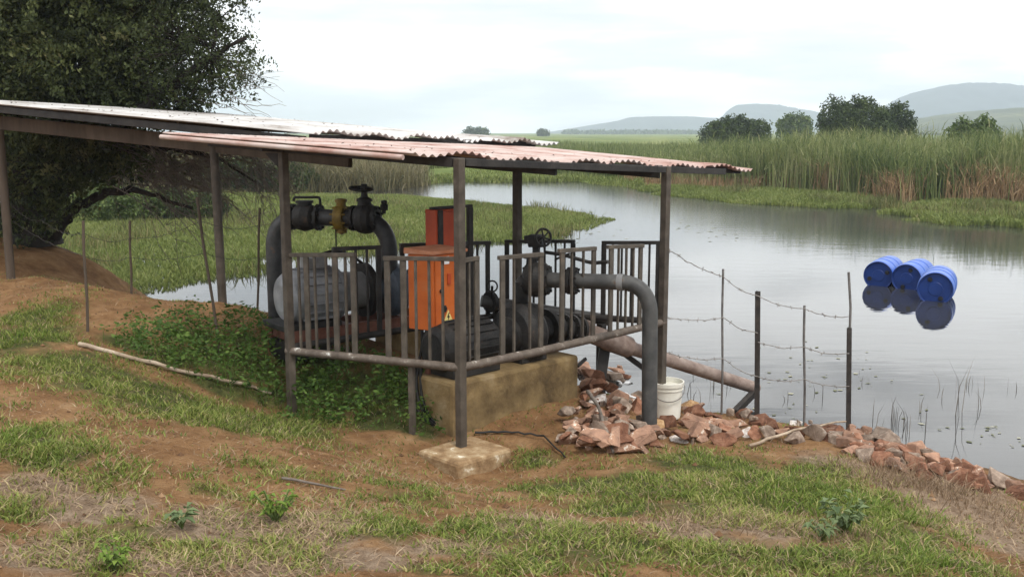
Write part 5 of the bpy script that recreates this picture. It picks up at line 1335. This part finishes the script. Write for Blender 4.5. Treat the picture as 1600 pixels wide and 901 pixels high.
# dry litter lying nearly flat
pdry = np.clip(cd * 0.9 + 0.10 + 0.26 * cg + 0.16 * cbare, 0, 1) * np.clip((tuft - 0.3) * 3, 0.1, 1)
sel = (rng.random(N0) < pdry * 0.30) & land & (~rocky | (rng.random(N0) < 0.5))
xs, ys, zs = x_[sel], y_[sel], zz_[sel]; n = len(xs)
hh = rng.uniform(0.006, 0.035, n)
tag(blades('dry_grass', np.stack([xs, ys, zs - 0.002], 1), hh, rng.uniform(0.003, 0.006, n), rng.uniform(0.03, 0.11, n), rng.uniform(0, 6.28, n), np.clip(rng.normal(0.5, 0.25, n), 0, 1), STRAW), 'dry straw and dead grass lying flat on the soil', 'dry grass', kind='stuff')
# clods and small stones on the bare soil
sel = (rng.random(N0) < np.clip(0.25 + cbare, 0, 1) * 0.016) & land
cx, cy, cz = x_[sel], y_[sel], zz_[sel]; n = len(cx)
r_c = rng.uniform(0.003, 0.011, n) * (1 + 1.2 * (rng.random(n) < 0.04))
octa = np.array([(1, 0, 0), (0, 1, 0), (-1, 0, 0), (0, -1, 0), (0, 0, 1), (0, 0, -1)], float)
ov = np.stack([cx, cy, cz + r_c * 0.2], 1)[:, None, :] + octa[None] * r_c[:, None, None] * rng.uniform(0.6, 1.2, (n, 6, 1))
of = np.array([(0, 1, 4), (1, 2, 4), (2, 3, 4), (3, 0, 4), (1, 0, 5), (2, 1, 5), (3, 2, 5), (0, 3, 5)])
CLOD = leafy('soil_clod', [(0.0, (0.10, 0.055, 0.03)), (0.6, (0.21, 0.12, 0.062)), (1.0, (0.33, 0.21, 0.12))], rough=0.95, trans=0)
tag(mesh_np('soil_clods', ov.reshape(-1, 3), (np.arange(n)[:, None, None] * 6 + of[None]).ravel(), np.arange(n * 8) * 3, np.full(n * 8, 3), CLOD, {'shade': ('FACE', np.repeat(rng.random(n), 8))}), 'crumbs of red soil and grit lying on the bare bank', 'soil', kind='stuff')
# dead scrub by the right shore
sc_ = []
for px, py, k in ((1460, 765, 260), (1400, 745, 200), (1500, 775, 240), (1350, 735, 120), (1090, 815, 120), (1335, 850, 160), (1545, 800, 160), (1380, 760, 100), (1420, 735, 120)):
    g = on_ground(px, py); sc_.append(np.tile(g, (k, 1)) + rng.normal(0, 1, (k, 3)) * (0.18, 0.14, 0))
sc_ = np.concatenate(sc_); sc_[:, 2] = height(sc_[:, 0], sc_[:, 1]); n = len(sc_)
hh = rng.uniform(0.03, 0.13, n)
tag(blades('dead_scrub', sc_, hh, rng.uniform(0.003, 0.006, n), hh * np.abs(rng.normal(0.9, 0.5, n)), rng.uniform(0, 6.28, n), np.clip(rng.normal(0.3, 0.2, n), 0, 1), STRAW), 'dead brown scrub between the shore rocks and the grass', 'scrub', kind='stuff')
# broad-leaved weeds
pw = np.clip(cw * 1.3 - 0.25, 0, 1) * np.clip((tuft - 0.28) * 4, 0, 1)
sel = (rng.random(N0) < pw * 0.10) & land
cs = np.stack([x_[sel], y_[sel], zz_[sel]], 1)
gro = 0.05 + 0.24 * fbm(cs[:, 0] * 2.2, cs[:, 1] * 2.2, 301, 3) * np.clip(cw[sel] * 1.4, 0.3, 1)
cs[:, 2] += rng.random(len(cs)) ** 0.7 * gro * 1.5
q, sh = leaf_cloud(cs, 5, 0.06, 0.042, 0.35)
tag(quads('weeds', q, np.clip(sh, 0, 1), WEED), 'dense dark green broad-leaved weeds below the railing and along the bank', 'weeds', kind='stuff')
stem = cs[rng.random(len(cs)) < 0.4]; n = len(stem)
sz = height(stem[:, 0], stem[:, 1]); 
tag(blades('weed_stems', np.stack([stem[:, 0], stem[:, 1], sz], 1), np.maximum(stem[:, 2] - sz, 0.02), np.full(n, 0.006), rng.uniform(0, 0.05, n), rng.uniform(0, 6.28, n), np.full(n, 0.6), WEED), 'stems of the dark green weeds below the railing', 'weeds', kind='stuff')
# single plants one can point to
def plant(px, py, h, n, label, mat=WEED, leaf=0.07):
    g = on_ground(px, py); g[2] = hz(g[0], g[1])
    t = thing('weed_plant', g, label, 'plant')
    mb = MB(); qs = []
    for k in range(n):
        a = 2 * math.pi * k / n + random.uniform(-0.3, 0.3); hh = h * random.uniform(0.5, 1.0); rad = h * random.uniform(0.25, 0.6)
        tip = g + np.array((math.cos(a) * rad, math.sin(a) * rad, hh))
        mb.tube([g, (g + tip) / 2 + ZV * hh * 0.12, tip], 0.004, 5)
        for j in range(4):
            b = g + (tip - g) * (0.45 + 0.18 * j) + ZV * 0.02
            d = np.array((math.cos(a + (j - 1.5) * 0.9), math.sin(a + (j - 1.5) * 0.9), random.uniform(-0.3, 0.4))); d /= np.linalg.norm(d)
            s_ = np.cross(d, ZV); s_ /= np.linalg.norm(s_) + 1e-9
            L = leaf * random.uniform(0.7, 1.3)
            qs.append([b, b + d * L * 0.5 + s_ * L * 0.28 + ZV * 0.008, b + d * L - ZV * 0.01, b + d * L * 0.5 - s_ * L * 0.28 + ZV * 0.008])
    mb.link('stem', WEED_STEM, t)
    quads('leaves', np.array(qs), np.clip(rng.normal(0.6, 0.2, len(qs)), 0, 1), mat, t, g)
WEED_STEM = weathered('weed_stem', [(0.4, (0.08, 0.12, 0.03)), (0.6, (0.12, 0.16, 0.05))], 9, 0.7, 0, 0)
GREYLEAF = leafy('grey_green_leaf', [(0.0, (0.07, 0.11, 0.045)), (1.0, (0.17, 0.22, 0.10))], trans=0.2)
plant(432, 820, 0.16, 16, 'bright green leafy weed growing alone in the dry straw foreground', LUSH, 0.042)
plant(1318, 835, 0.19, 15, 'grey-green broad-leaved weed in the grass at the right foreground', GREYLEAF, 0.06)
plant(1285, 845, 0.12, 7, 'lower grey-green weed just left of the broad-leaved one', GREYLEAF, 0.05)
plant(180, 893, 0.10, 14, 'green tufty weed at the bottom edge below the straw', LUSH, 0.035)
plant(285, 828, 0.08, 6, 'small pale green seedling in the straw left of the lone leafy weed', GREYLEAF, 0.05)
plant(1250, 652, 0.16, 6, 'small green weed on the rocks below the middle fence rod', WEED, 0.06)

# ------------------------------------------------------------------ stalks standing in the water
STALK = leafy('dead_reed_stalk', [(0.0, (0.07, 0.062, 0.055)), (1.0, (0.19, 0.165, 0.135))], trans=0)
STALK_N = [0]
def stalk(px, py, hpx, k):
    g = G(px, py, 0.0)
    sc = hpx / F_PX * math.hypot(g[1], 2.8)
    for _ in range(k):
        one_stalk(g + np.array((random.gauss(0, 0.06), random.gauss(0, 0.12), 0)), sc)
def one_stalk(g, sc):
    n = 1
    root = np.tile(g, (n, 1)); root[:, 2] = -0.05
    hh = sc * rng.uniform(0.35, 1.0, n) + 0.05
    o = blades('reed_stalk', root, hh, np.full(n, 0.008), hh * np.abs(rng.normal(0.16, 0.22, n)), rng.uniform(0, 6.28, n), rng.random(n), STALK, 0.9, None, tuple(g))
    tag(o, 'single thin dead reed stalk standing in open water beyond the rocky shore', 'reed stalk', 'dead stalks standing in the water')
for px, py, h_, k in ((1375, 672, 70, 3), (1395, 660, 45, 3), (1403, 655, 60, 3), (1415, 668, 58, 4), (1425, 672, 60, 5), (1438, 640, 45, 2), (1465, 605, 30, 2), (1485, 645, 110, 3), (1492, 625, 60, 2),
                      (1503, 600, 25, 2), (1527, 638, 80, 3), (1540, 610, 35, 2), (1565, 605, 30, 2), (1340, 595, 30, 2), (1340, 580, 18, 1), (1092, 585, 30, 2), (1110, 600, 40, 3), (1145, 610, 28, 2), (1225, 620, 30, 2), (1276, 618, 40, 2), (1350, 655, 40, 2), (1085, 622, 36, 4), (1100, 625, 30, 3)):
    stalk(px, py, h_, k)
# floating leaves and scum
PAD = leafy('floating_leaf', [(0.0, (0.08, 0.09, 0.04)), (0.6, (0.17, 0.17, 0.10)), (1.0, (0.36, 0.35, 0.26))], trans=0)
pd_ = []
for cx, cy, sx, sy, k in ((1540, 672, 26, 6, 10), (1590, 690, 14, 5, 5), (1300, 560, 60, 25, 14), (1330, 590, 40, 15, 16), (1080, 357, 30, 6, 22), (1130, 367, 20, 5, 10), (1180, 375, 30, 8, 8), (1250, 312, 60, 3, 40), (1300, 318, 50, 2, 40), (1230, 640, 30, 8, 10), (1220, 600, 40, 12, 12), (880, 368, 50, 6, 40), (1480, 655, 60, 20, 12)):
    for _ in range(k):
        c = G(cx + random.gauss(0, sx), cy + random.gauss(0, sy), 0.006)
        L = random.uniform(0.012, 0.04) * (c[1] / 9.0) ** 0.75; a = random.uniform(0, 3.14)
        e = np.array((math.cos(a), math.sin(a), 0)) * L; f = np.array((-math.sin(a), math.cos(a), 0)) * L * random.uniform(0.4, 0.8)
        pd_.append([c - e, c + f, c + e, c - f])
tag(quads('floating_leaves', np.array(pd_), rng.random(len(pd_)), PAD), 'scattered small leaves and scum floating on the still water', 'floating leaves', kind='stuff')

# ------------------------------------------------------------------ the big thorn tree behind the rear shelter
tb = np.array((-6.45, 13.4, 0.9)); tb[2] = hz(tb[0], tb[1]) - 0.05
tree = thing('thorn_tree', tb, 'big dark spreading thorn tree overhanging the silver roof at the left', 'tree')
mb = MB()
mb.tube([tb, tb + (-0.05, 0, 0.5), tb + (-0.15, 0.1, 1.2), tb + (-0.5, 0.2, 2.2), tb + (-1.0, 0.3, 3.4)], [0.36, 0.29, 0.26, 0.22, 0.14], 14)
mb.tube([tb + (-0.25, 0.3, -0.1), tb + (-0.1, 0.3, 0.6), tb + (0.3, 0.4, 1.5), tb + (0.9, 0.5, 2.6), tb + (1.6, 0.5, 3.6)], [0.22, 0.19, 0.16, 0.12, 0.07], 12)
mb.link('trunk', BARK, tree)
def limb(pts, r0, r1, n=10, seed=0):
    q = fillet([np.array(p) for p in pts], 0.5, 5)
    r_ = random.Random(seed)
    q = [p + np.array([r_.uniform(-0.03, 0.03) for _ in range(3)]) * (0 < k < len(q) - 1) for k, p in enumerate(q)]
    MB().tube(q, list(np.linspace(r0, r1, len(q))), n).link('limb', BARK, tree)
limb([P(85, 370, 13.3), P(110, 325, 13.2), P(175, 294, 13.0), P(230, 300, 12.8), P(300, 325, 12.6)], 0.085, 0.02, 10, 1)
limb([P(70, 330, 13.4), P(140, 250, 13.2), P(240, 150, 13.0), P(330, 90, 12.8), P(385, 60, 12.8)], 0.13, 0.02, 10, 2)
limb([P(70, 300, 13.4), P(100, 150, 13.3), P(180, 40, 13.0), P(260, -40, 12.9)], 0.13, 0.03, 10, 3)
limb([P(60, 300, 13.4), P(-40, 180, 13.6), P(-150, 60, 13.8)], 0.12, 0.03, 10, 4)
limb([P(140, 250, 13.2), P(230, 225, 13.0), P(320, 235, 12.8), P(400, 285, 12.6)], 0.07, 0.015, 8, 5)
C0 = lambda px, py, Y: tuple(P(px, py, Y))
ells = [(C0(40, 40, 13.6), (1.9, 1.5, 1.5), 1.0), (C0(-120, 60, 14.2), (2.2, 2.0, 2.0), 0.8), (C0(150, 70, 13.4), (1.25, 1.2, 1.05), 1.1), (C0(150, -90, 13.6), (2.2, 1.6, 1.2), 0.9),
        (C0(60, 200, 14.4), (1.3, 1.0, 0.75), 1.2), (C0(170, 235, 14.2), (0.95, 0.8, 0.55), 1.1), (C0(-20, 300, 14.6), (1.2, 0.8, 0.8), 1.2), (C0(290, 255, 13.8), (0.5, 0.5, 0.35), 0.5), (C0(30, 360, 14.8), (0.8, 0.7, 0.6), 1.1), (C0(215, 150, 13.5), (0.9, 0.8, 0.45), 1.1), (C0(70, 235, 12.7), (1.1, 0.5, 0.50), 1.6), (C0(175, 235, 12.9), (0.7, 0.45, 0.42), 1.5), (C0(30, 320, 13.0), (0.55, 0.35, 0.5), 1.6), (C0(95, 300, 12.8), (0.45, 0.3, 0.35), 1.0)]
tw = in_ellipsoids(6200, ells)
tw2 = in_ellipsoids(470, [(C0(285, 55, 13.0), (0.85, 0.8, 1.05), 1.0), (C0(345, 95, 12.8), (0.62, 0.5, 0.45), 1.1), (C0(300, 140, 13.0), (0.5, 0.4, 0.25), 1.0), (C0(330, 10, 12.9), (0.5, 0.5, 0.5), 0.8), (C0(400, 95, 12.8), (0.26, 0.2, 0.12), 1.2), (C0(370, 60, 12.8), (0.25, 0.2, 0.2), 1.0), (C0(350, 150, 12.8), (0.22, 0.2, 0.08), 0.9), (C0(372, 125, 12.8), (0.25, 0.2, 0.12), 1.0)])
def sprigs(cs, per, L0, leaf):
    n = len(cs)
    d = rng.normal(0, 1, (n, 3)); d[:, 2] = d[:, 2] * 0.5 + 0.1; d /= np.linalg.norm(d, axis=1)[:, None]
    C = np.repeat(cs, per, 0); D = np.repeat(d, per, 0); N = len(C)
    t = rng.uniform(-0.5, 0.5, N) * L0
    pos = C + D * t[:, None] + rng.normal(0, 0.035, (N, 3)); pos[:, 2] -= (t / L0) ** 2 * 0.12
    a = rng.normal(0, 1, (N, 3)); a -= D * (a * D).sum(1)[:, None] * 0.7; a /= np.linalg.norm(a, axis=1)[:, None]
    b = np.cross(a, rng.normal(0, 1, (N, 3))); b /= np.linalg.norm(b, axis=1)[:, None]
    L = leaf * rng.uniform(0.6, 1.4, N); Wd = L * rng.uniform(0.3, 0.6, N)
    q = np.stack([pos - a * L[:, None] / 2, pos + b * Wd[:, None] / 2, pos + a * L[:, None] / 2, pos - b * Wd[:, None] / 2], 1)
    tone = np.clip(np.repeat(np.clip(rng.normal(0.45, 0.2, n), 0, 1), per) + rng.normal(0, 0.1, N), 0, 1)
    return q, tone, d
q1, s1, d_1 = sprigs(tw, 48, 0.5, 0.060)
q2, s2, d_2 = sprigs(tw2, 34, 0.42, 0.046)
quads('crown', np.concatenate([q1, q2]), np.concatenate([s1, s2 * 0.6]), THORN_LEAF, tree, tb)
mb = MB()
hub = [P(240, 150, 13.0), P(330, 90, 12.8), P(180, 40, 13.0), P(260, -40, 12.9), P(290, 70, 12.9)]
for k, c in enumerate(tw2[:220]):
    h_ = min(hub, key=lambda p: np.linalg.norm(p - c))
    mid = (h_ + c) / 2 + rng.normal(0, 0.06, 3)
    mb.tube([h_, mid, c, c + d_2[k] * 0.2], [0.014, 0.009, 0.005, 0.003], 5, False)
mb.link('twigs', BARK, tree)
# bare drooping twigs at the right, under the roofs and above the silver sheet
mb = MB()
for k in range(85):
    a = P(random.uniform(150, 340), random.uniform(215, 300), random.uniform(12.4, 13.4))
    b = a + np.array((random.uniform(0.1, 1.2), random.uniform(-0.3, 0.3), random.uniform(-1.0, 0.35)))
    mid = (a + b) / 2 + np.array((0, 0, random.uniform(0.05, 0.22)))
    path = fillet([a, mid, b], 0.3, 4); mb.tube(path, list(np.linspace(0.009, 0.003, len(path))), 4, False)
    for j in range(3):
        c = path[random.randrange(2, len(path))]; e = c + np.array((random.uniform(-0.05, 0.35), random.uniform(-0.1, 0.1), random.uniform(-0.35, 0.15)))
        mb.tube([c, (c + e) / 2 + ZV * 0.02, e], [0.005, 0.004, 0.002], 4, False)
for k in range(16):
    a = P(random.uniform(300, 390), random.uniform(90, 165), 12.8); b = P(random.uniform(385, 455), random.uniform(90, 190), 12.8)
    mb.tube(wobble(a, b, 6, 0.025, -0.03 * random.random(), k), list(np.linspace(0.005, 0.0015, 7)), 4, False)
for k in range(120):
    a = P(random.uniform(210, 410), random.uniform(215, 275), random.uniform(12.2, 13.2))
    b = a + np.array((random.uniform(-0.1, 0.7), random.uniform(-0.3, 0.3), random.uniform(-0.95, -0.1)))
    path = fillet([a, (a + b) / 2 + np.array((random.uniform(-0.05, 0.15), 0, random.uniform(0.02, 0.2))), b], 0.3, 4); mb.tube(path, list(np.linspace(0.006, 0.002, len(path))), 4, False)
    for j in range(3):
        c = path[random.randrange(2, len(path))]; e = c + np.array((random.uniform(-0.15, 0.25), random.uniform(-0.1, 0.1), random.uniform(-0.3, 0.1)))
        mb.tube([c, (c + e) / 2 + ZV * 0.02, e], [0.004, 0.003, 0.002], 4, False)
mb.link('bare_twigs', TWIG, tree)

# ------------------------------------------------------------------ air
hzm = bpy.data.materials.new('haze_air')
hzm.use_nodes = True
hn, hl = hzm.node_tree.nodes, hzm.node_tree.links
hn.clear()
ho = hn.new('ShaderNodeOutputMaterial'); hv = hn.new('ShaderNodeVolumePrincipled')
hv.inputs['Color'].default_value = (0.77, 0.87, 1.0, 1)
hv.inputs['Density'].default_value = 0.00056
hv.inputs['Anisotropy'].default_value = 0.2
hl.new(hv.outputs['Volume'], ho.inputs['Volume'])
hb = MB().box((0, 300, 62), (5600, 5700, 126), (1, 0, 0))
tag(hb.link('haze', hzm, base=(0, 0, 0)), kind='stuff')
